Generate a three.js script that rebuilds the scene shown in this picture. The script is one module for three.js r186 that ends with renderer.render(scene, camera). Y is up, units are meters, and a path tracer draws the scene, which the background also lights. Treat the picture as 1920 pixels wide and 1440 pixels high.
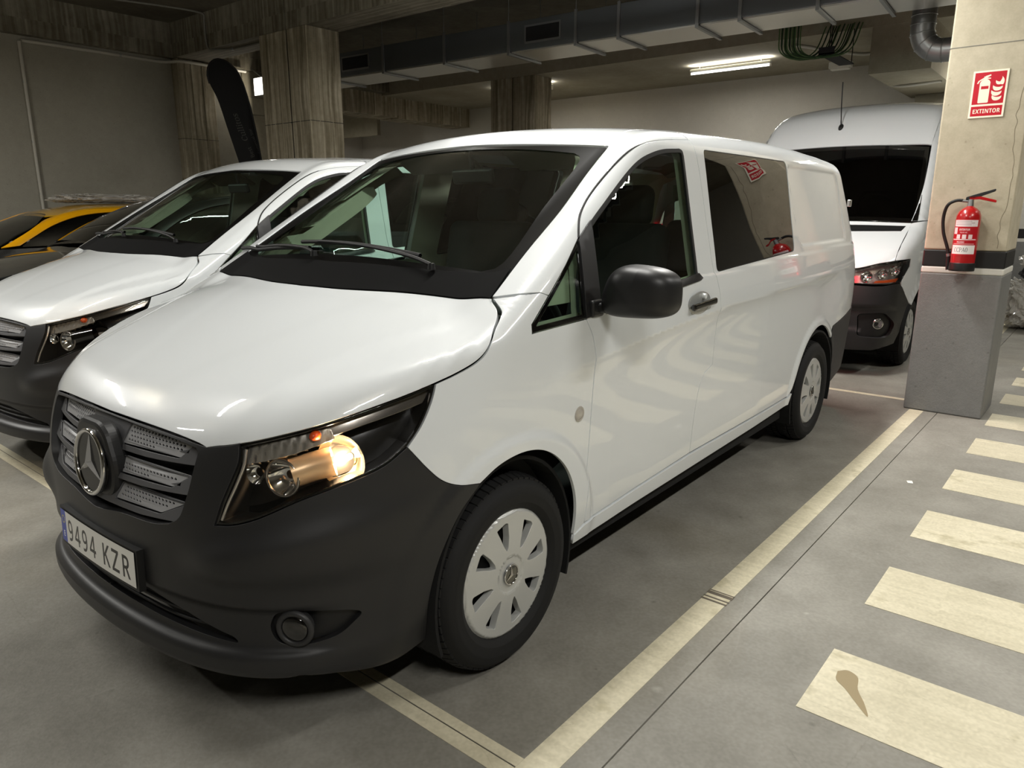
import * as THREE from 'three';
import { mergeGeometries } from 'three/addons/utils/BufferGeometryUtils.js';
import { RoundedBoxGeometry } from 'three/addons/geometries/RoundedBoxGeometry.js';
import { RectAreaLightUniformsLib } from 'three/addons/lights/RectAreaLightUniformsLib.js';

// ---------------------------------------------------------------- camera, background, exposure
const scene = new THREE.Scene();
scene.background = new THREE.Color(0x000000);
const camera = new THREE.PerspectiveCamera(55.72, 1920 / 1440, 0.05, 60);
camera.position.set(-1.7136, 1.5184, 2.2910);                       // hand height beside the front corner of the near van
camera.lookAt(-1.7136 + 0.75825, 1.5184 - 0.2351, 2.2910 - 0.60812);
const renderer = new THREE.WebGLRenderer({ antialias: true });
renderer.toneMapping = THREE.LinearToneMapping;
renderer.toneMappingExposure = 1.0;
renderer.shadowMap.enabled = true;
RectAreaLightUniformsLib.init();
const TUBE_WHITE = new THREE.Color(1.0, 0.985, 0.94);
// ceiling tubes: [x, y, z, along ('x' or 'z'), strength, label]; only the first two are in view, the others hang above the frame over the parked vans, the walkway and the drive lane
const TUBES = [
  [10.0, 3.66, -2.72, 'z', 0.62, 'long glowing tube lamp under the slab behind the white vans'], [9.75, 3.66, -6.62, 'z', 0.6, 'tube lamp peeping out behind the dark double column'],
  [10.6, 3.66, 1.4, 'z', 0.9, 'tube lamp at the far end of the walkway'], [8.0, 3.55, -11.9, 'x', 0.8, 'tube lamp in the bay beyond the left wall'],
  [0.9, 3.62, 0.3, 'x', 1.3, 'tube lamp above the front van'], [3.7, 3.62, -2.7, 'x', 1.2, 'tube lamp above the rear of the second white van'], [-1.9, 3.62, -6.2, 'x', 3.6, 'tube lamp in front of the taxi row'], [-1.5, 3.62, -2.3, 'x', 0.9, 'tube lamp in front of the second white van'],
  [3.7, 3.62, 0.2, 'x', 2.2, 'tube lamp above the rear of the front van'], [1.9, 3.62, 3.7, 'x', 1.25, 'tube lamp over the striped crossing'], [5.6, 3.62, 3.7, 'x', 1.2, 'tube lamp over the walkway by the column'], [-2.2, 3.62, 3.7, 'x', 2.2, 'tube lamp over the near end of the walkway'],
  [-3.6, 3.62, -3.5, 'z', 0.8, 'tube lamp over the drive lane'],
];
const TUBE_POWER = 116;                                             // radiance of the downward light of a tube of strength 1
const UP_SHARE = 0.8;
// ---------------------------------------------------------------- helpers
const taken = new Map();
function numbered(name) { const n = taken.get(name) ?? 0; taken.set(name, n + 1); return n ? name + '_' + String(n).padStart(3, '0') : name; }
function shade(o) { o.traverse((m) => { if (m.isMesh) { m.castShadow = true; m.receiveShadow = true; } }); return o; }
function tag(o, label, category, group) { o.userData.label = label; if (category) o.userData.category = category; if (group) o.userData.group = group; return o; }
function thing(name, label, category, [x, y, z] = [0, 0, 0], turn = 0, group) {
  const o = new THREE.Group(); o.name = numbered(name); o.position.set(x, y, z); o.rotation.y = turn; scene.add(o);
  return tag(o, label, category, group);
}
function part(name, geo, mat, parent, label) {
  const m = new THREE.Mesh(Array.isArray(geo) ? merge(geo) : geo, mat); m.name = parent === scene ? numbered(name) : name; parent.add(m); m.castShadow = m.receiveShadow = true;
  if (label) m.userData.label = label;
  return m;
}
function single(name, geo, mat, label, category, group) { return tag(part(name, geo, mat, scene), label, category, group); }
function struct(name, geo, mat, parent = scene) { const m = part(name, geo, mat, parent); if (parent === scene) m.userData.kind = 'structure'; return m; }
function merge(list) {
  const flat = list.map((g) => { const h = g.index ? g.toNonIndexed() : g; for (const k of Object.keys(h.attributes)) if (!['position', 'normal', 'uv'].includes(k)) h.deleteAttribute(k); return h; });
  return mergeGeometries(flat);
}
function rng(seed) { return () => { seed = (seed + 0x6d2b79f5) | 0; let t = Math.imul(seed ^ (seed >>> 15), 1 | seed); t = (t + Math.imul(t ^ (t >>> 7), 61 | t)) ^ t; return ((t ^ (t >>> 14)) >>> 0) / 4294967296; }; }
const V3 = (x, y, z) => new THREE.Vector3(x, y, z);
const move = (g, x, y, z) => g.translate(x, y, z);
function boxUV(g) {                                                  // uv in metres, from the side a face looks to
  const p = g.attributes.position, n = g.attributes.normal, uv = new Float32Array(p.count * 2);
  for (let i = 0; i < p.count; i++) {
    const ax = Math.abs(n.getX(i)), ay = Math.abs(n.getY(i)), az = Math.abs(n.getZ(i));
    if (ay > ax && ay > az) { uv[2 * i] = p.getX(i); uv[2 * i + 1] = p.getZ(i); } else if (ax > az) { uv[2 * i] = p.getZ(i); uv[2 * i + 1] = p.getY(i); } else { uv[2 * i] = p.getX(i); uv[2 * i + 1] = p.getY(i); }
  }
  return g.setAttribute('uv', new THREE.BufferAttribute(uv, 2));
}
function box(x0, x1, y0, y1, z0, z1, r = 0) {
  const g = r ? new RoundedBoxGeometry(x1 - x0, y1 - y0, z1 - z0, 2, r) : new THREE.BoxGeometry(x1 - x0, y1 - y0, z1 - z0);
  return boxUV(g.translate((x0 + x1) / 2, (y0 + y1) / 2, (z0 + z1) / 2));
}
function tube(pts, r, seg = 24, rad = 8) { return new THREE.TubeGeometry(new THREE.CatmullRomCurve3(pts.map((p) => V3(...p)), false, 'centripetal'), seg, r, rad, false); }
function rod(a, b, r, rad = 10) {
  const A = V3(...a), B = V3(...b), d = B.clone().sub(A), g = new THREE.CylinderGeometry(r, r, d.length(), rad);
  g.applyQuaternion(new THREE.Quaternion().setFromUnitVectors(V3(0, 1, 0), d.clone().normalize()));
  return g.translate((A.x + B.x) / 2, (A.y + B.y) / 2, (A.z + B.z) / 2);
}
function extr(pts, depth, bevel = 0, holes = []) {                   // outline in x, y; thickness along z from 0
  const s = new THREE.Shape(pts.map((p) => new THREE.Vector2(p[0], p[1])));
  for (const h of holes) s.holes.push(new THREE.Path(h.map((p) => new THREE.Vector2(p[0], p[1]))));
  return new THREE.ExtrudeGeometry(s, { depth: depth - 2 * bevel, bevelEnabled: bevel > 0, bevelSize: bevel, bevelThickness: bevel, bevelSegments: 2, curveSegments: 12 }).translate(0, 0, bevel);
}
function mirrored(g) {                                               // the same piece on the other side of the vehicle
  const h = g.clone(), p = h.attributes.position, n = h.attributes.normal;
  for (let i = 0; i < p.count; i++) { p.setZ(i, -p.getZ(i)); n.setZ(i, -n.getZ(i)); }
  if (h.index) { const a = h.index.array; for (let i = 0; i < a.length; i += 3) { const t = a[i]; a[i] = a[i + 1]; a[i + 1] = t; } } else for (const k of ['position', 'normal', 'uv']) {
    const a = h.attributes[k]; if (!a) continue; const s = a.itemSize, r = a.array;
    for (let i = 0; i < a.count; i += 3) for (let c = 0; c < s; c++) { const t = r[i * s + c]; r[i * s + c] = r[(i + 1) * s + c]; r[(i + 1) * s + c] = t; }
  }
  return h;
}

// ---- noise and textures
function valueNoise(seed, period) {
  const R = rng(seed), n = 256, tab = new Float32Array(n * n); for (let i = 0; i < tab.length; i++) tab[i] = R();
  return (x, y) => {
    const m = period ?? n, x0 = Math.floor(x), y0 = Math.floor(y), fx = x - x0, fy = y - y0, sx = fx * fx * (3 - 2 * fx), sy = fy * fy * (3 - 2 * fy);
    const w = (v) => ((v % m) + m) % m, at = (a, b) => tab[(w(b) % n) * n + (w(a) % n)];
    return (at(x0, y0) * (1 - sx) + at(x0 + 1, y0) * sx) * (1 - sy) + (at(x0, y0 + 1) * (1 - sx) + at(x0 + 1, y0 + 1) * sx) * sy;
  };
}
function dataTex(size, fn, srgb = true, repeat = 1) {                // fn(u, v) in 0..1 gives [r, g, b] 0..255
  const [w, h] = Array.isArray(size) ? size : [size, size], d = new Uint8Array(w * h * 4);
  for (let y = 0; y < h; y++) for (let x = 0; x < w; x++) { const c = fn(x / w, y / h), o = (y * w + x) * 4; d[o] = clamp(c[0], 0, 255); d[o + 1] = clamp(c[1], 0, 255); d[o + 2] = clamp(c[2], 0, 255); d[o + 3] = 255; }
  const t = new THREE.DataTexture(d, w, h); t.magFilter = t.minFilter = THREE.LinearFilter; t.wrapS = t.wrapT = THREE.RepeatWrapping; if (srgb) t.colorSpace = THREE.SRGBColorSpace;
  t.repeat.set(repeat, Array.isArray(size) ? repeat * w / h : repeat); t.needsUpdate = true; return t;
}
function canvasTex(w, h, draw) {
  const c = document.createElement('canvas'); c.width = w; c.height = h; draw(c.getContext('2d'), w, h);
  const t = new THREE.CanvasTexture(c); t.colorSpace = THREE.SRGBColorSpace; t.magFilter = THREE.LinearFilter; return t;
}
function fbm(seed, oct, period) { const ns = []; for (let i = 0; i < oct; i++) ns.push(valueNoise(seed + i * 17, period ? period << i : undefined)); return (x, y) => { let s = 0, a = 0.5, f = 1; for (const n of ns) { s += a * n(x * f, y * f); a *= 0.5; f *= 2; } return s / (1 - 0.5 ** oct); }; }
const std = (color, roughness, o = {}) => new THREE.MeshStandardMaterial({ color, roughness, ...o });
const phys = (color, roughness, o = {}) => new THREE.MeshPhysicalMaterial({ color, roughness, ...o });

// ---- curves in a plane
function smooth(pts, n = 6) {                                        // centripetal curve through the points
  if (pts.length < 3) { const o = []; for (let i = 0; i <= n; i++) o.push(pts[0].map((v, k) => v + (pts[1][k] - v) * i / n)); return o; }
  const c = new THREE.CatmullRomCurve3(pts.map((p) => V3(p[0], p[1], p[2] ?? 0)), false, 'centripetal'), m = n * (pts.length - 1), o = [];
  for (let i = 0; i <= m; i++) { const q = c.getPoint(i / m); o.push(pts[0].length > 2 ? [q.x, q.y, q.z] : [q.x, q.y]); }
  return o;
}
function loop(...segs) { const o = []; for (const s of segs) for (const p of s) { const l = o[o.length - 1]; if (!l || Math.hypot(l[0] - p[0], l[1] - p[1]) > 1e-4) o.push(p); } if (Math.hypot(o[0][0] - o[o.length - 1][0], o[0][1] - o[o.length - 1][1]) < 1e-4) o.pop(); return o; }
function arc(cx, cy, r, a0, a1, n = 16) { const o = []; for (let i = 0; i <= n; i++) { const a = (a0 + (a1 - a0) * i / n) * Math.PI / 180; o.push([cx + r * Math.cos(a), cy + r * Math.sin(a)]); } return o; }
function rounded(pts, r, n = 5) {                                    // polygon with rounded corners
  const o = [], m = pts.length;
  for (let i = 0; i < m; i++) {
    const p = pts[i], a = pts[(i + m - 1) % m], b = pts[(i + 1) % m], rr = Array.isArray(r) ? r[i] : r;
    const da = Math.hypot(a[0] - p[0], a[1] - p[1]), db = Math.hypot(b[0] - p[0], b[1] - p[1]), q = Math.min(rr, da * 0.45, db * 0.45);
    const s = [p[0] + (a[0] - p[0]) * q / da, p[1] + (a[1] - p[1]) * q / da], e = [p[0] + (b[0] - p[0]) * q / db, p[1] + (b[1] - p[1]) * q / db];
    for (let k = 0; k <= n; k++) { const t = k / n; o.push([0, 1].map((c) => s[c] * (1 - t) ** 2 + 2 * p[c] * t * (1 - t) + e[c] * t * t)); }
  }
  return o;
}
const area2 = (l) => { let s = 0; for (let i = 0; i < l.length; i++) { const a = l[i], b = l[(i + 1) % l.length]; s += a[0] * b[1] - b[0] * a[1]; } return s / 2; };
const ccw = (l) => (area2(l) > 0 ? l : l.slice().reverse());
function inset(l, g) {                                               // a counter-clockwise loop moved inwards by g
  const m = l.length; return l.map((p, i) => {
    const a = l[(i + m - 1) % m], b = l[(i + 1) % m]; let n1 = [-(p[1] - a[1]), p[0] - a[0]], n2 = [-(b[1] - p[1]), b[0] - p[0]];
    const l1 = Math.hypot(...n1) || 1, l2 = Math.hypot(...n2) || 1; n1 = [n1[0] / l1, n1[1] / l1]; n2 = [n2[0] / l2, n2[1] / l2];
    const k = Math.max(0.35, 1 + n1[0] * n2[0] + n1[1] * n2[1]); return [p[0] + g * (n1[0] + n2[0]) / k, p[1] + g * (n1[1] + n2[1]) / k];
  });
}
function dense(l, step) { const o = []; for (let i = 0; i < l.length; i++) { const a = l[i], b = l[(i + 1) % l.length], n = Math.max(1, Math.ceil(Math.hypot(b[0] - a[0], b[1] - a[1]) / step)); for (let k = 0; k < n; k++) o.push([a[0] + (b[0] - a[0]) * k / n, a[1] + (b[1] - a[1]) * k / n]); } return o; }
function clip(poly, ax, lim, keepAbove) {
  const o = [], inside = (p) => (keepAbove ? p[ax] >= lim : p[ax] <= lim);
  for (let i = 0; i < poly.length; i++) {
    const a = poly[i], b = poly[(i + 1) % poly.length], ia = inside(a), ib = inside(b);
    if (ia) o.push(a);
    if (ia !== ib) { const t = (lim - a[ax]) / (b[ax] - a[ax]), q = [a[0] + (b[0] - a[0]) * t, a[1] + (b[1] - a[1]) * t]; q[ax] = lim; o.push(q); }
  }
  return o;
}

// ---- sheet-metal panels: an outline in a projection plane, laid onto a surface given as a signed field (positive inside)
const PROJ = {
  side: { ray: (u, v) => [u, v, 1.5, 0, 0, -1], inv: (x, y) => [x, y] },
  front: { ray: (u, v) => [-1.5, v, u, 1, 0, 0], inv: (x, y, z) => [z, y] },
  rear: { ray: (u, v) => [9, v, u, -1, 0, 0], inv: (x, y, z) => [z, y] },
  top: { ray: (u, v) => [u, 3.2, v, 0, -1, 0], inv: (x, y, z) => [x, z] },
  corner: { ray: (u, v) => { const a = u / 0.9, c = Math.cos(a), s = Math.sin(a); return [0.1 - 1.6 * c, v, 1.6 * s, c, 0, -s]; }, inv: (x, y, z) => [Math.atan2(z, 0.1 - x) * 0.9, y] },
  bonnet: { ray: (u, v) => [0.8 * v - 1.2, 0.6 * v + 1.6, u, 0.6, -0.8, 0], inv: (x, y, z) => [z, 0.8 * x + 0.6 * y] },
};
function slopeProj(ang) { const c = Math.cos(ang), s = Math.sin(ang); return { ray: (u, v) => [c * v - 1.2 * s, s * v + 1.2 * c, u, s, -c, 0], inv: (x, y, z) => [z, c * x + s * y] }; }
function hitSurface(f, off, r, hint) {
  const g = (t) => f(r[0] + r[3] * t, r[1] + r[4] * t, r[2] + r[5] * t) + off;
  let a, b, ga, gb;
  if (hint !== undefined) { a = hint - 0.03; b = hint + 0.03; ga = g(a); gb = g(b); }
  if (hint === undefined || ga > 0 || gb < 0) {
    let t = 0, last = g(0); a = undefined;
    for (t = 0.02; t < 12; t += 0.02) { const v = g(t); if (last <= 0 && v > 0) { a = t - 0.02; b = t; ga = last; gb = v; break; } last = v; }
    if (a === undefined) return null;
  }
  for (let i = 0; i < 40 && b - a > 2e-5; i++) {
    let m = i % 3 === 2 ? (a + b) / 2 : a + (b - a) * ga / (ga - gb); m = clamp(m, a + (b - a) * 0.02, b - (b - a) * 0.02);
    const v = g(m); if (v > 0) { b = m; gb = v; } else { a = m; ga = v; }
  }
  return ga === gb ? b : a + (b - a) * ga / (ga - gb);
}
function fieldNormal(f, x, y, z, e = 0.0025) {
  const n = [f(x - e, y, z) - f(x + e, y, z), f(x, y - e, z) - f(x, y + e, z), f(x, y, z - e) - f(x, y, z + e)], l = Math.hypot(...n) || 1; return n.map((v) => v / l);
}
function panel({ proj, outline, holes = [], field = body, off = 0, cell = 0.03, gap = 0.003, flange = 0.012, lip = 0.0015, holeFlange }) {
  const pos = [], nor = [], uvs = [], idx = [], key = new Map(); let hint;
  const point = (u, v) => {
    const r = proj.ray(u, v); let t = hitSurface(field, off, r, hint); if (t === null) t = hint ?? 1.2; else hint = t;
    const P = [r[0] + r[3] * t, r[1] + r[4] * t, r[2] + r[5] * t]; return [P, fieldNormal(field, ...P)];
  };
  const push = (P, N, u, v) => { pos.push(...P); nor.push(...N); uvs.push(u, v); return pos.length / 3 - 1; };
  const vert = (p) => { const k = Math.round(p[0] * 2e5) + ',' + Math.round(p[1] * 2e5); let i = key.get(k); if (i === undefined) { const [P, N] = point(p[0], p[1]); i = push(P, N, p[0], p[1]); key.set(k, i); } return i; };
  const out = inset(ccw(outline), gap), hs = holes.map((h) => inset(ccw(h), -gap));
  let poly = out.slice();                                            // holes joined to the outline by a cut
  for (const h of hs) {
    const hr = h.slice().reverse(); let best = [1e9, 0, 0];
    for (let i = 0; i < poly.length; i++) for (let j = 0; j < hr.length; j++) { const d = Math.hypot(poly[i][0] - hr[j][0], poly[i][1] - hr[j][1]); if (d < best[0]) best = [d, i, j]; }
    const [, i, j] = best; poly = [...poly.slice(0, i + 1), ...hr.slice(j), ...hr.slice(0, j + 1), ...poly.slice(i)];
  }
  let u0 = 1e9, u1 = -1e9, v0 = 1e9, v1 = -1e9; for (const p of out) { u0 = Math.min(u0, p[0]); u1 = Math.max(u1, p[0]); v0 = Math.min(v0, p[1]); v1 = Math.max(v1, p[1]); }
  const nu = Math.max(1, Math.ceil((u1 - u0) / cell)), nv = Math.max(1, Math.ceil((v1 - v0) / cell)), U = (i) => u0 + (u1 - u0) * i / nu, W = (j) => v0 + (v1 - v0) * j / nv;
  const tri = (a, b, c) => { if (a !== b && b !== c && a !== c) idx.push(a, b, c); };
  for (let i = 0; i < nu; i++) {
    const strip = clip(clip(poly, 0, U(i), true), 0, U(i + 1), false); if (strip.length < 3) continue;
    for (let j = 0; j < nv; j++) {
      const c = clip(clip(strip, 1, W(j), true), 1, W(j + 1), false), q = [];
      for (const p of c) { const l = q[q.length - 1]; if (!l || Math.abs(l[0] - p[0]) + Math.abs(l[1] - p[1]) > 2e-6) q.push(p); }
      while (q.length > 1 && Math.abs(q[0][0] - q[q.length - 1][0]) + Math.abs(q[0][1] - q[q.length - 1][1]) < 2e-6) q.pop();
      if (q.length < 3 || Math.abs(area2(q)) < 1e-9) continue;
      const t = THREE.ShapeUtils.triangulateShape(q.map((p) => new THREE.Vector2(p[0], p[1])), []);
      for (const [a, b, d] of t) { if (Math.abs(area2([q[a], q[b], q[d]])) < 1e-10) continue; tri(vert(q[a]), vert(q[b]), vert(q[d])); }
    }
  }
  const rim = (l, sign, depth) => {                                  // edge rounded over and turned inwards
    if (!depth) return; const d = dense(l, Math.min(cell, 0.025)), m = d.length, ring = [];
    for (let i = 0; i < m; i++) {
      const a = d[(i + m - 1) % m], b = d[(i + 1) % m], p = d[i]; let o = [(b[1] - a[1]) * sign, -(b[0] - a[0]) * sign]; const ol = Math.hypot(...o) || 1; o = o.map((v) => v / ol);
      const [P, N] = point(p[0], p[1]), [Q] = point(p[0] + o[0] * 0.003, p[1] + o[1] * 0.003); let T = [0, 1, 2].map((c) => Q[c] - P[c]);
      const dn = T[0] * N[0] + T[1] * N[1] + T[2] * N[2]; T = T.map((v, c) => v - dn * N[c]); const tl = Math.hypot(...T) || 1; T = T.map((v) => v / tl);
      const at = (x, y) => [0, 1, 2].map((c) => P[c] + T[c] * x - N[c] * y), M = [0, 1, 2].map((c) => (N[c] + T[c]) * 0.7071);
      ring.push([push(P, N, p[0], p[1]), push(at(lip * 0.7, lip * 0.3), M, p[0], p[1]), push(at(lip, lip), T, p[0], p[1]), push(at(lip, depth), T, p[0], p[1])]);
    }
    for (let i = 0; i < m; i++) { const A = ring[i], B = ring[(i + 1) % m]; for (let k = 0; k < 3; k++) { tri(A[k], A[k + 1], B[k]); tri(B[k], A[k + 1], B[k + 1]); } }
  };
  rim(out, 1, flange); for (const h of hs) rim(h, -1, holeFlange ?? flange);
  for (let k = 0; k < idx.length; k += 3) {                          // faces turned the way their normals look
    const a = idx[k] * 3, b = idx[k + 1] * 3, c = idx[k + 2] * 3, e = [0, 1, 2].map((i) => pos[b + i] - pos[a + i]), d = [0, 1, 2].map((i) => pos[c + i] - pos[a + i]);
    const n = [e[1] * d[2] - e[2] * d[1], e[2] * d[0] - e[0] * d[2], e[0] * d[1] - e[1] * d[0]]; let s = 0; for (let i = 0; i < 3; i++) s += n[i] * (nor[a + i] + nor[b + i] + nor[c + i]);
    if (s < 0) { const t = idx[k]; idx[k] = idx[k + 1]; idx[k + 1] = t; }
  }
  const g = new THREE.BufferGeometry(); g.setAttribute('position', new THREE.Float32BufferAttribute(pos, 3)); g.setAttribute('normal', new THREE.Float32BufferAttribute(nor, 3)); g.setAttribute('uv', new THREE.Float32BufferAttribute(uvs, 2)); g.setIndex(idx);
  return g;
}
const onto = (proj, pts) => pts.map((p) => (p.length > 2 ? proj.inv(...p) : p));
const both = (half) => [...half, ...half.slice().reverse().filter((p) => p[0] > 1e-4).map((p) => [-p[0], p[1]])];   // half outline (u >= 0) and its mirror image

// ---- body surface of the van: signed field, positive inside. x runs rearwards from the front axle, y up, z to the van's left
const clamp = (v, a, b) => Math.min(b, Math.max(a, v));
const sstep = (a, b, v) => { const t = clamp((v - a) / (b - a), 0, 1); return t * t * (3 - 2 * t); };
function curve(pts) {                       // monotone cubic through [x, y] pairs
  const n = pts.length, d = [], m = [];
  for (let i = 0; i < n - 1; i++) d.push((pts[i + 1][1] - pts[i][1]) / (pts[i + 1][0] - pts[i][0]));
  m.push(d[0]); for (let i = 1; i < n - 1; i++) m.push(d[i - 1] * d[i] <= 0 ? 0 : 2 * d[i - 1] * d[i] / (d[i - 1] + d[i])); m.push(d[n - 2]);
  return (x) => {
    if (x <= pts[0][0]) return pts[0][1] + m[0] * (x - pts[0][0]);
    if (x >= pts[n - 1][0]) return pts[n - 1][1] + m[n - 1] * (x - pts[n - 1][0]);
    let i = 0; while (x > pts[i + 1][0]) i++;
    const h = pts[i + 1][0] - pts[i][0], t = (x - pts[i][0]) / h, t2 = t * t, t3 = t2 * t;
    return pts[i][1] * (2 * t3 - 3 * t2 + 1) + m[i] * h * (t3 - 2 * t2 + t) + pts[i + 1][1] * (3 * t2 - 2 * t3) + m[i + 1] * h * (t3 - t2);
  };
}
const smin = (a, b, k) => { const h = Math.max(k - Math.abs(a - b), 0) / k; return Math.min(a, b) - h * h * k * 0.25; };
const smax = (a, b, k) => -smin(-a, -b, k);
const sideProfile = curve([[0.15, 0.86], [0.26, 0.905], [0.34, 0.922], [0.5, 0.938], [0.7, 0.951], [0.92, 0.96], [1.1, 0.953], [1.22, 0.935], [1.5, 0.872], [1.7, 0.826], [1.85, 0.789]]);
const noseProfile = curve([[0.15, -0.85], [0.2, -0.9], [0.26, -0.922], [0.31, -0.925], [0.36, -0.908], [0.42, -0.9], [0.5, -0.898], [0.6, -0.897], [0.7, -0.89], [0.8, -0.872], [0.9, -0.838], [1.0, -0.785], [1.1, -0.72]]);
const hoodProfile = curve([[-0.9, 0.86], [-0.8, 0.945], [-0.72, 0.99], [-0.5, 1.065], [-0.3, 1.12], [-0.1, 1.172], [0.1, 1.22], [0.4, 1.29]]);
const roofProfile = curve([[0.4, 1.66], [0.8, 1.815], [1.0, 1.86], [1.3, 1.89], [1.8, 1.905], [2.6, 1.92], [3.4, 1.9], [4.3, 1.86]]);
const creaseLine = curve([[0.0, 0.94], [0.43, 1.0], [1.47, 1.064], [3.24, 1.104], [3.8, 1.115]]);
const tailTaper = curve([[2.2, 0], [3.0, 0.012], [3.6, 0.035], [4.0, 0.062], [4.25, 0.095]]);
const frontTaper = curve([[-0.9, 0.14], [-0.5, 0.06], [-0.2, 0.03], [0.2, 0.01], [0.6, 0]]);
const beltLine = curve([[-0.2, 1.14], [0.4, 1.168], [1.28, 1.226], [1.5, 1.226], [2.6, 1.256], [4.2, 1.27]]);
const bonnetCrease = curve([[-0.8, 0.585], [-0.656, 0.597], [-0.419, 0.645], [-0.192, 0.742], [0.007, 0.837], [0.1, 0.88]]);
const bonnetCreaseInner = curve([[-0.8, 0.15], [-0.62, 0.19], [-0.43, 0.27], [-0.08, 0.39], [0.1, 0.45]]);
function side(x, y) {
  let w = sideProfile(y);
  w -= frontTaper(Math.min(x, 0.6)) + tailTaper(Math.max(x, 2.2));
  const t = (y - creaseLine(x)) / 0.11;
  if (t < 0) w -= 0.046 * sstep(0.0, 0.9, x) * (1 - sstep(3.2, 3.9, x)) * (1 - Math.exp(t * 1.3)) * Math.exp(t * 0.16);
  const b = beltLine(x); w -= 0.008 * sstep(b - 0.006, b + 0.012, y) * sstep(0.3, 0.5, x);
  for (const wx of [0, 3.2]) { const r = Math.hypot(x - wx, y - 0.335); w += 0.014 * (1 - sstep(0.46, 0.5, r)) * sstep(0.2, 0.5, y); }
  if (x > 2.6 && y > 1.2) {                                          // pressed panel behind the rear side window
    const qx = Math.abs(x - 3.27 + 0.1 * (y - 1.5)) - 0.5, qy = Math.abs(y - 1.53) - 0.16, d = Math.hypot(Math.max(qx, 0), Math.max(qy, 0)) + Math.min(Math.max(qx, qy), 0) - 0.08;
    w -= 0.012 * (1 - sstep(-0.022, 0, d));
  }
  return w;
}
function front(y, z) { const z2 = z * z; return noseProfile(y) + 0.19 * z2 + 0.64 * z2 * z2 * z2; }
function hood(x, z) {
  const a = Math.abs(z), c = bonnetCrease(x), i = bonnetCreaseInner(x);
  return hoodProfile(x) - 0.03 * z * z + 0.06 * sstep(-0.78, -0.02, x) * Math.max(0, 1 - (z / 0.86) ** 2) + 0.009 * (1 - sstep(c - 0.05, c + 0.03, a)) - 0.0015 * (1 - sstep(i - 0.05, i + 0.05, a));
}
function roof(x, z) { return roofProfile(x) - 0.075 * z * z - 0.02 * z ** 4; }
const WIND = Math.atan2(0.54, 0.905);
function wind(x, y, z) { const g = z < 0.7 ? 0.16 * (1 - (z / 0.78) ** 2) : 0.0311 - 0.3 * (z - 0.7); return ((x - 0.076 + g + 0.035 * sstep(0.66, 0.79, z)) * Math.sin(WIND) - (y - 1.242) * Math.cos(WIND)); }
function body(x, y, z) {
  z = Math.abs(z);
  let f = x - front(y, z);
  if (x < -0.1 && y < 0.9) {                                         // bumper: ledge under the lamps, hollow above the lip
    const d = y - 0.608 - 0.25 * (z - 0.6);
    f += 0.036 * Math.exp(-((d / (d > 0 ? 0.058 : 0.17)) ** 2)) * sstep(0.4, 0.62, z) * sstep(0.5, 0.58, y);
    f -= 0.022 * (1 - sstep(0.44, 0.468, y)) * sstep(0.32, 0.34, y) * (1 - sstep(0.7, 0.84, z));
  }
  f *= 0.8;
  const s = side(x, y) - z, h = (hood(x, z) - y) * 0.95, r = roof(x, z) - y;
  const w = wind(x, y, z), rear = 4.235 - 0.06 * z * z - 0.16 * sstep(1.3, 1.9, y) - x;
  let top = smax(h - 2 * Math.max(0, x - 0.35), smin(w, r, 0.06), 0.015);
  let g = smin(s, top, 0.05 + 0.05 * sstep(0.8, 1.6, x));
  g = smin(g, f, 0.07);
  g = smin(g, y - 0.2 - 0.055 * (1 - sstep(-0.7, -0.4, x)) - 0.12 * sstep(3.6, 4.1, x), 0.03);
  return smin(g, rear, 0.12);
}
// ---- body surface of the tall delivery van, same axes
const tallSide = curve([[0.15, 0.93], [0.35, 0.965], [0.6, 0.985], [1.0, 0.99], [1.3, 0.985], [1.6, 0.965], [2.1, 0.92], [2.4, 0.885], [2.6, 0.85], [2.75, 0.8]]);
const tallNose = curve([[0.15, -0.93], [0.3, -0.99], [0.45, -1.0], [0.7, -0.99], [0.9, -0.965], [1.05, -0.93], [1.15, -0.88]]);
const tallBonnet = curve([[-1.0, 0.98], [-0.9, 1.06], [-0.75, 1.14], [-0.5, 1.27], [-0.25, 1.385], [0.1, 1.5]]);
const tallRoof = curve([[0.3, 2.02], [0.47, 2.21], [0.62, 2.38], [0.8, 2.51], [1.1, 2.62], [1.6, 2.68], [3, 2.7], [5, 2.69]]);
function tall(x, y, z) {
  z = Math.abs(z);
  const z2 = z * z; let s = tallSide(y) - z - 0.08 * sstep(-0.2, -0.9, x);
  for (const wx of [0]) { const r = Math.hypot(x - wx, y - 0.35); s += 0.012 * (1 - sstep(0.46, 0.5, r)); }
  let f = x - tallNose(y) - 0.1 * z2 - 0.24 * z2 * z2 * z2;
  if (y < 0.75) f -= 0.03 * sstep(0.42, 0.45, y) * (1 - sstep(0.62, 0.65, y)) * sstep(0.3, 0.4, z);
  const h = (tallBonnet(x) - 0.05 * z2 - y) * 0.9, w = (x + 0.25 + 0.1 * (1 - (z / 0.9) ** 2) - (y - 1.385) * 0.99) * 0.71, r = (tallRoof(x) - 0.06 * z2 - 0.05 * z2 * z2 - y) * 0.8;
  let g = smin(s, smax(h - 2 * Math.max(0, x - 0.2), smin(w, r, 0.05), 0.02), 0.12);
  g = smin(g, f * 0.85, 0.08); g = smin(g, y - 0.22, 0.04);
  return smin(g, 4.4 - x, 0.1);
}
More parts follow.
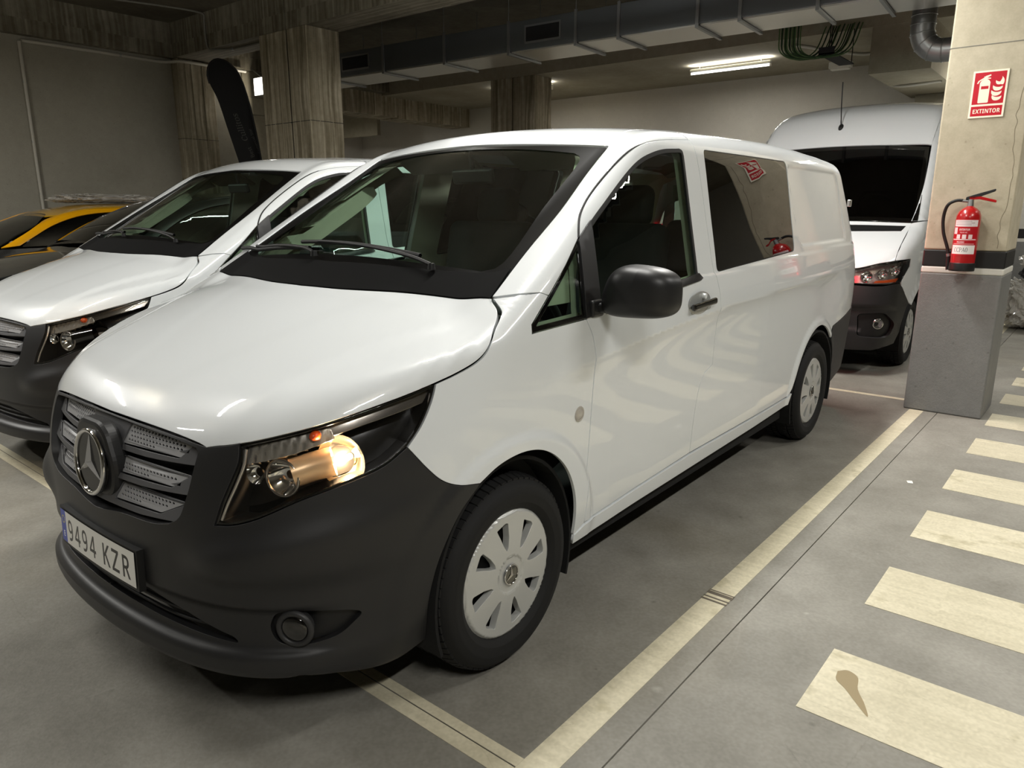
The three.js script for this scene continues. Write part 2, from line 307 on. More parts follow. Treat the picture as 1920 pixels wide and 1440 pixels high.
// ---------------------------------------------------------------- materials shared by the vehicles
const M = {
  paint: phys(0xe8ecee, 0.34, { clearcoat: 1, clearcoatRoughness: 0.03, specularIntensity: 0.6 }),
  darkPlastic: std(0x2b2b2c, 0.5),
  blackPlastic: std(0x111112, 0.5),
  blackGloss: phys(0x050505, 0.08, { clearcoat: 1, clearcoatRoughness: 0.02 }),
  grilleGrey: std(0xa6a6a8, 0.4),
  rubber: std(0x0b0b0b, 0.6),
  tyre: std(0x0e0e0e, 0.78),
  silver: phys(0xc8c9c6, 0.36, { metalness: 0.35 }),
  chrome: std(0xdadada, 0.07, { metalness: 1 }),
  steel: std(0x1a1a1a, 0.6, { metalness: 0.3 }),
  well: std(0x050505, 0.9),
  cabin: std(0x161616, 0.8),
  cabinTrim: std(0xc2bfa9, 0.8),
  headliner: std(0x6f6a5e, 0.9),
  seat: std(0x131416, 0.85),
  tan: std(0xa8672f, 0.6),
  glass: phys(0xd2e6dc, 0.0, { transmission: 1, ior: 1.5 }),
  tintGlass: phys(0x040505, 0.0, { transmission: 0.5, ior: 1.5 }),
  lens: phys(0xffffff, 0.0, { transmission: 1, ior: 1.45 }),
  lampBlack: std(0x151413, 0.3),
  lampBezel: std(0x9a958e, 0.2, { metalness: 0.9 }),
  amber: phys(0xc4501c, 0.2, { transmission: 0.3 }),
  bulbOn: new THREE.MeshStandardMaterial({ color: 0xfff0d0, emissive: 0xffdca0, emissiveIntensity: 9, roughness: 0.4 }),
  glowOn: new THREE.MeshStandardMaterial({ color: 0xffe0b0, emissive: 0xffb765, emissiveIntensity: 1.3, roughness: 0.4 }),
  bulbOff: phys(0xe8e8e8, 0.1, { transmission: 0.7 }),
  tailOn: new THREE.MeshStandardMaterial({ color: 0xb00818, emissive: 0xff1028, emissiveIntensity: 0.5, roughness: 0.15 }),
};
M.star = std(0xdcdcdc, 0.2, { metalness: 0.6 }); M.disc = phys(0x020202, 0.12, { specularIntensity: 0.5 }); M.frit = phys(0x040404, 0.35, { specularIntensity: 0.35 }); M.cowl = phys(0x070707, 0.8, { specularIntensity: 0.25 });

// ---------------------------------------------------------------- the mid-size van: every panel is laid onto body()
const windProj = slopeProj(WIND);
const zAt = (x, y) => { let a = 0, b = 1.2; for (let i = 0; i < 40; i++) { const m = (a + b) / 2; if (body(x, y, m) > 0) a = m; else b = m; } return a; };
const yAt = (x, z) => { let a = 0.5, b = 2.2; for (let i = 0; i < 40; i++) { const m = (a + b) / 2; if (body(x, m, z) > 0) a = m; else b = m; } return a; };
const onBody = (pts, n) => smooth(pts, n).map(([x, y]) => [x, y, zAt(x, y)]);
const bonnetGap = onBody([[-0.782, 0.898], [-0.739, 0.914], [-0.677, 0.936], [-0.602, 0.958], [-0.536, 0.977], [-0.463, 0.997], [-0.388, 1.016], [-0.3, 1.039]], 4);
const bonnetGap2 = onBody([[-0.3, 1.039], [-0.227, 1.059], [-0.163, 1.081], [-0.133, 1.098], [-0.113, 1.115], [-0.084, 1.145], [-0.028, 1.187], [0.008, 1.214], [0.036, 1.24]], 5);
const cowlEdge = [[0.036, 1.24, 0.803], [-0.022, 1.241, 0.499], [-0.083, 1.241, 0.21], [-0.097, 1.242, 0]];
const windEdge = [[0.044, 1.245, 0.799], [0.252, 1.373, 0.772], [0.482, 1.51, 0.75], [0.718, 1.648, 0.706], [0.903, 1.758, 0.684]];
const bonnetFront = [[-0.812, 0.915, 0], [-0.806, 0.914, 0.2], [-0.794, 0.908, 0.38], [-0.781, 0.897, 0.496]];
const lampRear = [[-0.3, 1.039], [-0.322, 0.992], [-0.362, 0.93], [-0.408, 0.878]];
const lampBottom = [[-0.408, 0.878, 0.874], [-0.474, 0.837, 0.853], [-0.566, 0.805, 0.809], [-0.673, 0.768, 0.738], [-0.753, 0.722, 0.659], [-0.79, 0.703, 0.601], [-0.813, 0.698, 0.553]];
const lampInner = [[-0.813, 0.698, 0.553], [-0.798, 0.756, 0.568], [-0.772, 0.825, 0.588], [-0.753, 0.871, 0.597], [-0.739, 0.914, 0.587]];
const bumperSeam = [[-0.408, 0.876, 0.876], [-0.357, 0.806, 0.898], [-0.315, 0.762, 0.91], [-0.271, 0.737, 0.919], [-0.178, 0.716, 0.939]];
const frontArchFore = [[-0.178, 0.716, 0.939], [-0.262, 0.64, 0.925], [-0.33, 0.52, 0.908], [-0.362, 0.392, 0.892], [-0.35, 0.25, 0.86]];
const frontArchAft = [[-0.178, 0.716], [-0.1, 0.75], [-0.02, 0.764], [0.05, 0.762], [0.124, 0.743], [0.205, 0.697], [0.28, 0.622], [0.33, 0.53], [0.352, 0.44], [0.36, 0.34]];
const doorFrontSeam = [[0.425, 0.372], [0.423, 0.55], [0.429, 0.753], [0.43, 0.92], [0.427, 1.018], [0.41, 1.087], [0.377, 1.147]];
const doorTopSeam = [[0.412, 1.42], [0.435, 1.451], [0.482, 1.496], [0.566, 1.555], [0.718, 1.648], [0.879, 1.733], [0.998, 1.77], [1.158, 1.793], [1.4, 1.81], [1.452, 1.812]];
const doorRearUpper = [[1.452, 1.812], [1.462, 1.7], [1.46, 1.55], [1.455, 1.4], [1.452, 1.28], [1.462, 1.225]];
const doorRearLower = [[1.462, 1.225], [1.486, 1.14], [1.5, 1.03], [1.506, 0.92], [1.505, 0.8]];
const doorRearFoot = [[1.42, 0.772], [1.38, 0.72], [1.352, 0.62], [1.342, 0.52], [1.342, 0.4]];
const quarterGlass = [[0.412, 1.42], [0.082, 1.164], [0.08, 1.137], [0.37, 1.149]];
const pillarSeam = [[0.036, 1.242], [0.085, 1.256], [0.15, 1.258], [0.186, 1.246]];
const doorGlass = loop(smooth([[0.428, 1.415], [0.505, 1.468], [0.615, 1.535], [0.834, 1.66], [0.935, 1.704], [1.04, 1.733], [1.14, 1.752], [1.295, 1.764]], 5), smooth([[1.295, 1.764], [1.318, 1.757], [1.322, 1.738]], 3), [[1.304, 1.5], [1.29, 1.35], [1.282, 1.226]], [[1.1, 1.216], [0.385, 1.158]]);
const sideWindow = rounded([[1.545, 1.778], [2.672, 1.778], [2.6, 1.282], [1.492, 1.236]], [0.03, 0.05, 0.03, 0.03]);
const seam3 = [[0.412, 1.42, 0.879], [0.435, 1.451, 0.863], [0.48, 1.494, 0.837], [0.566, 1.553, 0.812], [0.718, 1.646, 0.796], [0.879, 1.732, 0.791], [0.998, 1.769, 0.787], [1.158, 1.793, 0.778], [1.452, 1.814, 0.757]];
const S = PROJ.side, C = PROJ.corner;
const to3 = (l) => l.map(([x, y]) => [x, y, zAt(x, y)]);
const OB = (() => {                                                   // seen from ahead and outside, for the windscreen pillar and the door frame that rolls into it
  const d = V3(0.58, -0.2, -0.79).normalize(), u = V3(0, 1, 0).cross(d).normalize().multiplyScalar(-1), v = d.clone().cross(u).multiplyScalar(-1), P = V3();
  if (v.y < 0) v.negate();
  return { ray: (a, b) => { P.set(0, 0, 0).addScaledVector(u, a).addScaledVector(v, b).addScaledVector(d, -2.6); return [P.x, P.y, P.z, d.x, d.y, d.z]; }, inv: (x, y, z) => [x * u.x + y * u.y + z * u.z, x * v.x + y * v.y + z * v.z] };
})();

function vanGeometry() {
  const G = {};
  const gutter = (x) => [x, yAt(x, 0.655)];
  G.bonnet = panel({ proj: PROJ.bonnet, cell: 0.025, gap: 0.0025, flange: 0.02, outline: both(loop(onto(PROJ.bonnet, smooth(bonnetFront, 4)), onto(PROJ.bonnet, bonnetGap), onto(PROJ.bonnet, bonnetGap2), onto(PROJ.bonnet, smooth(cowlEdge, 5))).reverse()) });
  G.fender = panel({ proj: S, cell: 0.014, outline: loop(onto(S, bonnetGap2), pillarSeam, quarterGlass.slice(1), doorFrontSeam.slice().reverse(), [[0.425, 0.372], [0.38, 0.352]], smooth(frontArchAft.slice().reverse(), 5), onto(S, smooth(bumperSeam.slice().reverse(), 5)), smooth(lampRear.slice().reverse(), 5)) });
  G.frontDoor = panel({ proj: OB, cell: 0.01, outline: loop(onto(OB, to3(smooth(doorFrontSeam, 5))), onto(OB, to3([[0.377, 1.147], [0.385, 1.158], [0.7, 1.185], [1.1, 1.216], [1.282, 1.226], [1.29, 1.35], [1.304, 1.5], ...smooth([[1.322, 1.738], [1.318, 1.757], [1.295, 1.764]], 3), ...smooth([[1.295, 1.764], [1.14, 1.752], [1.04, 1.733], [0.935, 1.704], [0.834, 1.66], [0.615, 1.535], [0.505, 1.468], [0.428, 1.415]], 5)])), onto(OB, smooth(seam3, 5)), onto(OB, to3([...smooth(doorRearUpper, 5), ...smooth(doorRearLower, 5), ...smooth(doorRearFoot, 5)]))) });
  const roofEdge = []; for (let i = 0; i <= 30; i++) roofEdge.push(gutter(1.452 + (4.03 - 1.452) * i / 30));
  const rail = []; for (let i = 0; i <= 8; i++) { const x = 0.945 + (1.452 - 0.945) * i / 8; rail.push([x, yAt(x, 0.655), 0.655]); }
  G.pillar = panel({ proj: OB, cell: 0.012, gap: 0.002, outline: loop(onto(OB, smooth(windEdge, 6)), onto(OB, rail), onto(OB, smooth(seam3.slice().reverse(), 5)), onto(OB, to3([[0.412, 1.42], [0.3, 1.333], [0.186, 1.246]])), onto(OB, to3(pillarSeam.slice(1).reverse())), onto(OB, [[0.044, 1.245, 0.799]])) });
  G.side = panel({ proj: S, cell: 0.016, holes: [sideWindow], outline: loop(roofEdge, smooth([[4.06, 1.835], [4.12, 1.7], [4.16, 1.45], [4.18, 1.2], [4.17, 0.81]], 5), [[4.17, 0.81], [4.05, 0.797], [3.56, 0.727], [3.507, 0.655]], arc(3.2, 0.335, 0.44, 46, 150, 22), smooth([[2.79, 0.5], [2.755, 0.44], [2.72, 0.392]], 4), [[1.342, 0.4]], smooth(doorRearFoot.slice().reverse(), 5), smooth(doorRearLower.slice().reverse(), 5), smooth(doorRearUpper.slice().reverse(), 5)) });
  G.sill = panel({ proj: S, cell: 0.04, off: 0.004, outline: loop([[0.36, 0.345], [0.425, 0.366], [1.342, 0.394], [2.715, 0.386], [2.76, 0.41], [2.74, 0.335], [2.4, 0.33], [0.362, 0.305]]) });
  G.roof = panel({ proj: PROJ.top, cell: 0.04, field: (x, y, z) => body(x, y, z) + 0.006 * Math.max(0, Math.cos(z * 21)) ** 3 * sstep(1.25, 1.6, x) * (1 - sstep(3.7, 3.95, x)), outline: both(loop(smooth([[0, 0.846], [0.216, 0.848], [0.45, 0.868], [0.684, 0.91]].map((p) => [p[0], p[1]]), 4), [[0.655, 1.1], [0.655, 4.03]], [[0.3, 4.05], [0, 4.055]])).map((p) => [p[1], p[0]]) });
  const wHalf = loop(onto(windProj, smooth(cowlEdge.slice().reverse(), 5)), onto(windProj, smooth(windEdge, 5)), smooth([onto(windProj, [[0.903, 1.758, 0.684]])[0], onto(windProj, [[0.838, 1.781, 0.216]])[0], onto(windProj, [[0.842, 1.789, 0]])[0]], 6));
  const wHole = loop(smooth([[0, 0.77], [0.4, 0.78], [0.66, 0.805]], 5), smooth([[0.7, 0.83], [0.712, 0.87], [0.66, 1.2], [0.62, 1.55], [0.6, 1.585]], 5), smooth([[0.57, 1.6], [0.3, 1.6], [0, 1.598]], 5));
  G.windscreen = panel({ proj: windProj, cell: 0.06, off: -0.006, flange: 0, outline: both(wHalf) });
  G.frit = panel({ proj: windProj, cell: 0.05, off: -0.003, flange: 0.0, outline: both(wHalf), holes: [both(wHole)] });
  G.cowl = panel({ proj: windProj, cell: 0.05, off: 0.004, flange: 0.01, outline: both(loop(onto(windProj, smooth(cowlEdge.slice().reverse(), 5)), [[0.776, 0.83], [0.72, 0.8]], smooth([[0.72, 0.8], [0.45, 0.745], [0, 0.715]], 6))) });
  const L = loop(onto(C, bonnetGap.slice(4)), onto(C, smooth(lampRear.map(([x, y]) => [x, y, zAt(x, y)]), 4)), onto(C, smooth(lampBottom, 4)), onto(C, smooth(lampInner, 4)));
  G.lampLens = panel({ proj: C, cell: 0.02, off: -0.002, flange: 0, outline: L });
  G.lampFrame = panel({ proj: C, cell: 0.02, off: -0.005, flange: 0.01, outline: L, holes: [inset(ccw(L), 0.009)] });
  G.lampBucket = panel({ proj: C, cell: 0.03, off: -0.11, flange: 0, outline: L });
  G.lampWall = panel({ proj: C, cell: 0.02, off: -0.006, flange: 0.13, outline: inset(ccw(L), 0.004), holes: [inset(ccw(L), 0.0075)], holeFlange: 0.12 });
  G.lampTopTrim = panel({ proj: C, cell: 0.02, off: -0.035, flange: 0.02, outline: loop(onto(C, bonnetGap.slice(4)).map((p) => [p[0], p[1] - 0.004]), onto(C, [[-0.34, 0.985, 0.88], [-0.5, 0.945, 0.81], [-0.62, 0.905, 0.72]])) });
  G.lampEdge = tube(smooth([[-0.742, 0.9, 0.608], [-0.756, 0.862, 0.614], [-0.772, 0.82, 0.606], [-0.796, 0.757, 0.586], [-0.808, 0.712, 0.57]], 4).map(([x, y, z]) => [x + 0.012, y, z - 0.004]), 0.0045, 40, 8);
  G.lampTurn = panel({ proj: C, cell: 0.008, off: -0.03, flange: 0.02, field: (x, y, z) => body(x, y, z) + 0.004 * Math.abs(Math.sin(z * 160)), outline: onto(C, [[-0.735, 0.9, 0.6], [-0.602, 0.944, 0.738], [-0.575, 0.948, 0.757], [-0.565, 0.918, 0.77], [-0.66, 0.88, 0.7], [-0.745, 0.85, 0.6]]) });
  // bumper: openings for grille, slot and fog lamps
  const archAft = onto(C, smooth(frontArchFore, 5));
  const grilleHole = loop(smooth([[0, 0.909], [0.2, 0.907], [0.38, 0.9], [0.462, 0.891]], 4), smooth([[0.474, 0.88], [0.468, 0.8], [0.455, 0.745], [0.435, 0.7], [0.395, 0.675]], 4), smooth([[0.395, 0.675], [0.33, 0.662], [0.17, 0.656], [0.06, 0.64], [0, 0.634]], 4)).map(([z, y]) => C.inv(front(y, z), y, z));
  const slotHole = rounded([[0, 0.428], [0.23, 0.43], [0.42, 0.404], [0.585, 0.366], [0.6, 0.352], [0.4, 0.36], [0.2, 0.365], [0, 0.366]], 0.01).filter((p) => p[0] >= 0).map(([z, y]) => C.inv(front(y, z), y, z));
  const fogC = C.inv(-0.708, 0.405, 0.727), pocket = rounded([[fogC[0] - 0.062, 0.4], [fogC[0] - 0.045, 0.448], [fogC[0] + 0.03, 0.452], [fogC[0] + 0.125, 0.44], [fogC[0] + 0.155, 0.425], [fogC[0] + 0.1, 0.372], [fogC[0] + 0.03, 0.352], [fogC[0] - 0.04, 0.355]], 0.025);
  const half = loop(onto(C, smooth(bonnetFront, 4)), onto(C, bonnetGap.slice(0, 5)), onto(C, smooth(lampInner.slice().reverse(), 4)), onto(C, smooth(lampBottom.slice().reverse(), 4)), onto(C, smooth(bumperSeam, 4)), archAft, smooth([C.inv(-0.35, 0.25, 0.86), C.inv(-0.45, 0.222, 0.845), C.inv(-0.62, 0.245, 0.77), C.inv(-0.8, 0.266, 0.55), C.inv(-0.9, 0.268, 0.25), C.inv(-0.91, 0.268, 0)], 6));
  G.bumper = panel({ proj: C, cell: 0.016, flange: 0.014, gap: 0.0015, holeFlange: 0.03, outline: both(half), holes: [both(grilleHole), both(slotHole), pocket, pocket.map((p) => [-p[0], p[1]])] });
  G.fogPocket = panel({ proj: C, cell: 0.02, off: -0.028, flange: 0, outline: inset(ccw(pocket), -0.004), field: body });
  G.grilleBack = panel({ proj: PROJ.front, cell: 0.05, off: -0.09, flange: 0, outline: both(loop([[0, 0.9], [0.47, 0.885], [0.475, 0.72], [0.42, 0.66], [0, 0.62]])) });
  // grille: three slats of pierced sheet in a frame
  const gf = (z, y) => front(y, z);
  const gproj = PROJ.front, slatField = (y0, y1) => (x, y, z) => x - front(0.5 * (y0 + y1), Math.abs(z)) - 0.006 - 0.45 * (y - y0);
  G.slats = []; G.meshes = [];
  for (const [y1, y0, e1, e0] of [[0.907, 0.829, 0.458, 0.455], [0.811, 0.75, 0.452, 0.448], [0.733, 0.668, 0.442, 0.405]]) {
    const out = both(loop([[0, y1], [0.25, y1], [e1, y1 - 0.004]], [[e0, y0 + 0.008], [0.25, y0 - 0.002], [0, y0 - 0.006]]));
    const m0 = 0.125, win = rounded([[m0, y1 - 0.003], [e1 - 0.02, y1 - 0.006], [e0 - 0.07, y0 + 0.02], [m0 - 0.02, y0 + 0.014]], 0.006), f = slatField(y0, y1);
    G.slats.push(panel({ proj: gproj, field: f, cell: 0.04, flange: 0.02, holeFlange: 0.008, outline: out, holes: [win, win.map((p) => [-p[0], p[1]])] }));
    const holes = [], ww = ccw(inset(ccw(win), 0.004)), inside = (p) => { let c = false; for (let i = 0, j = ww.length - 1; i < ww.length; j = i++) { const a = ww[i], b = ww[j]; if ((a[1] > p[1]) !== (b[1] > p[1]) && p[0] < (b[0] - a[0]) * (p[1] - a[1]) / (b[1] - a[1]) + a[0]) c = !c; } return c; };
    for (let r = 0, y = y0 + 0.015; y < y1; y += 0.0115, r++) for (let z = 0.09 + (r % 2) * 0.008; z < 0.46; z += 0.016) { const h = [[z - 0.0064, y - 0.0012], [z - 0.0024, y + 0.0049], [z + 0.0064, y + 0.0012], [z + 0.0024, y - 0.0049]]; if (h.every(inside)) holes.push(h); }
    const s = new THREE.Shape(win.map((p) => new THREE.Vector2(...p))); for (const h of holes) s.holes.push(new THREE.Path(h.map((p) => new THREE.Vector2(...p))));
    const g = new THREE.ExtrudeGeometry(s, { depth: 0.004, bevelEnabled: false, curveSegments: 1 }), p = g.attributes.position;   // bent onto the slat
    for (let i = 0; i < p.count; i++) { const z = p.getX(i), y = p.getY(i), d = p.getZ(i); p.setXYZ(i, front(0.5 * (y0 + y1), Math.abs(z)) + 0.011 + 0.45 * (y - y0) + 0.004 - d, y, z); }
    g.computeVertexNormals(); G.meshes.push(g, mirrored(g));
  }
  // glass and rubbers of the side
  const rub = (l, w) => ({ outline: inset(ccw(l), -w * 0.35), holes: [inset(ccw(l), w)] });
  G.doorRubber = panel({ proj: S, cell: 0.05, off: 0.001, flange: 0.01, gap: 0, ...rub(doorGlass, 0.011) });
  G.doorGlass = panel({ proj: S, cell: 0.06, off: -0.006, flange: 0, outline: doorGlass });
  G.beltRubber = panel({ proj: S, cell: 0.05, off: 0.009, flange: 0.012, outline: [[0.5, 1.152], [1.285, 1.212], [1.312, 1.222], [1.29, 1.246], [0.5, 1.184]] });
  G.sideRubber = panel({ proj: S, cell: 0.05, off: -0.004, flange: 0.0, gap: 0, outline: sideWindow, holes: [inset(ccw(sideWindow), 0.012)] });
  G.sideGlass = panel({ proj: S, cell: 0.06, off: -0.003, flange: 0, outline: sideWindow });
  G.sail = panel({ proj: S, cell: 0.04, off: 0.006, flange: 0.014, outline: [[0.372, 1.15], [0.402, 1.415], [0.43, 1.436], [0.506, 1.484], [0.49, 1.3], [0.48, 1.16]] });
  G.quarterGlass = panel({ proj: S, cell: 0.05, off: -0.004, flange: 0, outline: inset(ccw(quarterGlass), 0.004) });
  G.quarterFrame = panel({ proj: S, cell: 0.05, off: -0.001, flange: 0.008, outline: quarterGlass, holes: [inset(ccw(quarterGlass), 0.02)] });
  // linings seen through the glass
  const lineOut = [[0.12, 1.2], [0.9, 1.735], [1.05, 1.79], [4.0, 1.79], [4.1, 1.1], [0.2, 1.1]];
  G.pillarTrim = panel({ proj: S, cell: 0.08, off: -0.045, flange: 0, outline: lineOut, holes: [inset(ccw(doorGlass), 0.008), inset(ccw(sideWindow), 0.01), inset(ccw(quarterGlass), 0.02)] });
  G.doorTrim = panel({ proj: S, cell: 0.1, off: -0.06, flange: 0, outline: [[0.2, 1.13], [4.1, 1.2], [4.1, 0.45], [3.7, 0.8], [2.7, 0.8], [2.6, 0.42], [0.45, 0.42]] });
  G.headliner = panel({ proj: PROJ.top, cell: 0.15, off: -0.05, flange: 0, outline: [[0.98, -0.62], [4.0, -0.62], [4.0, 0.62], [0.98, 0.62]] });
  G.pillarInner = panel({ proj: S, cell: 0.05, off: -0.055, flange: 0.07, outline: loop(smooth([[0.14, 1.2], [0.3, 1.33], [0.52, 1.475], [0.72, 1.6], [0.93, 1.7], [1.06, 1.745]], 4), smooth([[1.1, 1.715], [0.95, 1.668], [0.72, 1.56], [0.55, 1.45], [0.46, 1.33], [0.4, 1.2]], 4)) });
  G.doorSeal = tube(smooth(seam3, 3).map(([x, y, z]) => [x, y, z]), 0.0042, 60, 6);
  // tail
  const R = PROJ.rear, tailWin = rounded([[0.08, 1.72], [0.6, 1.7], [0.66, 1.3], [0.08, 1.3]], 0.04);
  G.tailDoor = panel({ proj: R, cell: 0.06, outline: both([[0, 1.83], [0.55, 1.81], [0.66, 1.74], [0.75, 1.4], [0.8, 1.1], [0.8, 0.81], [0, 0.81]]), holes: [tailWin, tailWin.map((p) => [-p[0], p[1]])] });
  G.tailGlass = panel({ proj: R, cell: 0.1, off: -0.006, flange: 0, outline: both([[0, 1.73], [0.62, 1.71], [0.67, 1.29], [0, 1.29]]) });
  G.tailLamp = panel({ proj: S, cell: 0.03, off: 0.004, flange: 0.02, outline: rounded([[4.13, 1.4], [4.165, 1.39], [4.178, 1.0], [4.15, 0.98]], 0.015) });
  G.tailLampBack = panel({ proj: R, cell: 0.03, off: 0.03, flange: 0.03, outline: rounded([[0.73, 1.4], [0.79, 1.38], [0.825, 0.99], [0.76, 0.97]], 0.02) });
  G.rearBumper = panel({ proj: S, cell: 0.03, off: 0.004, flange: 0.03, outline: loop([[3.507, 0.655], [3.56, 0.727], [4.05, 0.797], [4.17, 0.81]], [[4.17, 0.4], [4.1, 0.345], [3.7, 0.27], [3.62, 0.28]], arc(3.2, 0.335, 0.43, -8, 46, 8)) });
  G.rearBumperBack = panel({ proj: R, cell: 0.05, off: 0.004, flange: 0.03, outline: both([[0, 0.81], [0.83, 0.81], [0.8, 0.37], [0, 0.36]]) });
  G.well = merge([extr(loop(arc(0, 0, 0.402, -20, 200, 30), arc(0, 0, 0.39, 200, -20, 30)), 0.36).translate(0, 0, -0.16), new THREE.CircleGeometry(0.4, 28, 0, Math.PI).translate(0, 0, -0.15)]);
  return G;
}
// ---------------------------------------------------------------- wheels
function starShape(r, w) { const o = []; for (let k = 0; k < 3; k++) { const a = Math.PI / 2 + k * 2 * Math.PI / 3, b = a + Math.PI / 3; o.push([r * Math.cos(a), r * Math.sin(a)], [w * Math.cos(b), w * Math.sin(b)]); } return o; }
function starGeo(r, depth) {                                         // three-pointed star with ridged arms
  const o = starShape(r, r * 0.13), pos = [], c = [0, 0, depth];
  for (let i = 0; i < 6; i++) { const a = o[i], b = o[(i + 1) % 6]; pos.push(...c, a[0], a[1], 0, b[0], b[1], 0); }
  const g = new THREE.BufferGeometry(); g.setAttribute('position', new THREE.Float32BufferAttribute(pos, 3)); g.setAttribute('uv', new THREE.Float32BufferAttribute(new Float32Array(pos.length / 3 * 2), 2)); g.computeVertexNormals(); return g;
}
function wheelGeometry(R = 0.335, cap = 0.224) {                     // axle along z, outer face towards +z at z = 0
  const G = {}, prof = [[cap - 0.012, -0.02], [cap + 0.004, 0.0], [cap + 0.02, 0.009], [cap + 0.022, 0.011], [cap + 0.045, 0.013], [cap + 0.047, 0.0145], [cap + 0.056, 0.0145], [cap + 0.058, 0.0125], [cap + 0.075, 0.011], [R - 0.03, 0.002], [R - 0.018, -0.008], [R - 0.012, -0.026]];
  for (const z of [0.055, 0.09, 0.125, 0.16]) prof.push([R - 0.011, -z + 0.005], [R - 0.014, -z]);
  prof.push([R - 0.012, -0.185], [R - 0.012, -0.2], [R - 0.03, -0.21], [cap, -0.2], [cap - 0.03, -0.15], [cap - 0.03, -0.03]);
  G.tyre = new THREE.LatheGeometry(prof.map((p) => new THREE.Vector2(p[0], p[1])), 72).rotateX(Math.PI / 2);
  const blocks = []; for (let i = 0; i < 66; i++) for (const [z0, z1, sk] of [[-0.012, -0.05, 0.004], [-0.06, -0.085, -0.006], [-0.13, -0.155, 0.006], [-0.165, -0.2, -0.004]]) {
    const b = new THREE.BoxGeometry(0.013, 0.0245, Math.abs(z1 - z0)); b.rotateX(sk * 12); b.translate(R - 0.0065, 0, (z0 + z1) / 2);
    if (z0 > -0.02) { const p = b.attributes.position; for (let k = 0; k < p.count; k++) if (p.getZ(k) > -0.03) p.setX(k, p.getX(k) - 0.0105); }
    blocks.push(b.rotateZ(i / 66 * 2 * Math.PI + (z0 < -0.1 ? 0.04 : 0)));
  }
  G.tread = merge(blocks);
  const dome = (r) => -0.012 + 0.012 * sstep(cap, cap - 0.012, r) + 0.006 * sstep(cap - 0.012, 0.06, r) - 0.004 * sstep(0.066, 0.06, r);
  const f = (x, y, z) => dome(Math.hypot(x, y)) - z;
  const slot = []; for (let k = 0; k < 8; k++) { const a = k * Math.PI / 4 + 0.2, p = (r, t) => [r * Math.cos(a + t), r * Math.sin(a + t)], e = cap / 0.224; slot.push(loop([p(0.088 * e, 0.02), p(0.1 * e, -0.1), p(0.135 * e, -0.17), p(0.184 * e, -0.17), p(0.19 * e, -0.1), p(0.187 * e, 0.16), p(0.15 * e, 0.13), p(0.115 * e, 0.1)])); }
  G.cap = panel({ proj: S, field: f, cell: 0.009, gap: 0, flange: 0.02, holeFlange: 0.026, outline: arc(0, 0, cap, 0, 357, 120), holes: slot.map((s) => rounded(s, 0.006, 3)) });
  G.ring = new THREE.TorusGeometry(0.064, 0.0015, 6, 48).translate(0, 0, 0.0035);
  G.disc = new THREE.CylinderGeometry(0.034, 0.034, 0.006, 40).rotateX(Math.PI / 2).translate(0, 0, 0.005);
  G.badgeRing = new THREE.TorusGeometry(0.034, 0.003, 8, 40).translate(0, 0, 0.008);
  G.star = starGeo(0.031, 0.006).translate(0, 0, 0.0085);
  G.rim = new THREE.LatheGeometry([[0.03, -0.05], [0.09, -0.03], [0.14, -0.06], [cap - 0.03, -0.07], [cap - 0.015, -0.02]].map((p) => new THREE.Vector2(p[0], p[1])), 40).rotateX(Math.PI / 2);
  return G;
}
function addWheel(parent, W, [x, y, z], left) {
  const w = new THREE.Group(); w.name = 'wheel'; w.position.set(x, y, z); if (!left) w.rotation.y = Math.PI; parent.add(w);
  part('tyre', [W.tyre, W.tread], M.tyre, w); part('hubcap', [W.cap, W.ring], M.silver, w); part('rim', W.rim, M.steel, w);
  part('hub_badge', W.disc, M.blackGloss, w); part('badge_star', [W.badgeRing, W.star], M.chrome, w);
  return w;
}
// ---------------------------------------------------------------- putting the van together
const VG = vanGeometry(), WG = wheelGeometry();
const plateTex = canvasTex(1040, 220, (c, w, h) => {
  c.fillStyle = '#f1f0ea'; c.fillRect(0, 0, w, h); c.fillStyle = '#2746b8'; c.fillRect(0, 0, 86, h);
  c.strokeStyle = '#e8d84a'; c.lineWidth = 5; for (let k = 0; k < 12; k++) { c.beginPath(); c.arc(43 + 24 * Math.cos(k * Math.PI / 6), 66 + 24 * Math.sin(k * Math.PI / 6), 2.5, 0, 7); c.stroke(); }
  c.fillStyle = '#ffffff'; c.font = 'bold 56px sans-serif'; c.textAlign = 'center'; c.fillText('E', 43, 185);
  c.fillStyle = '#141414'; c.textBaseline = 'middle'; c.textAlign = 'left'; c.font = '190px sans-serif';
  c.strokeStyle = '#141414'; c.lineWidth = 5;
  const put = (t, x, wd) => { c.save(); c.translate(x, 118); const m = c.measureText(t).width; c.scale(wd / m, 1); c.fillText(t, 0, 0); c.strokeText(t, 0, 0); c.restore(); };
  '9494'.split('').forEach((t, i) => put(t, 118 + i * 116, 88)); 'KZR'.split('').forEach((t, i) => put(t, 640 + i * 122, 98));
});
function bowl(r, depth, n = 28) { const p = []; for (let i = 0; i <= 10; i++) { const t = i / 10; p.push(new THREE.Vector2(0.012 + (r - 0.012) * t, depth * t * t)); } return new THREE.LatheGeometry(p, n); }
const faceDir = (g, d, at) => g.applyQuaternion(new THREE.Quaternion().setFromUnitVectors(V3(0, 1, 0), V3(...d).normalize())).translate(...at);
M.darkPaint = phys(0x1b1b1a, 0.4, { clearcoat: 1, clearcoatRoughness: 0.05 });
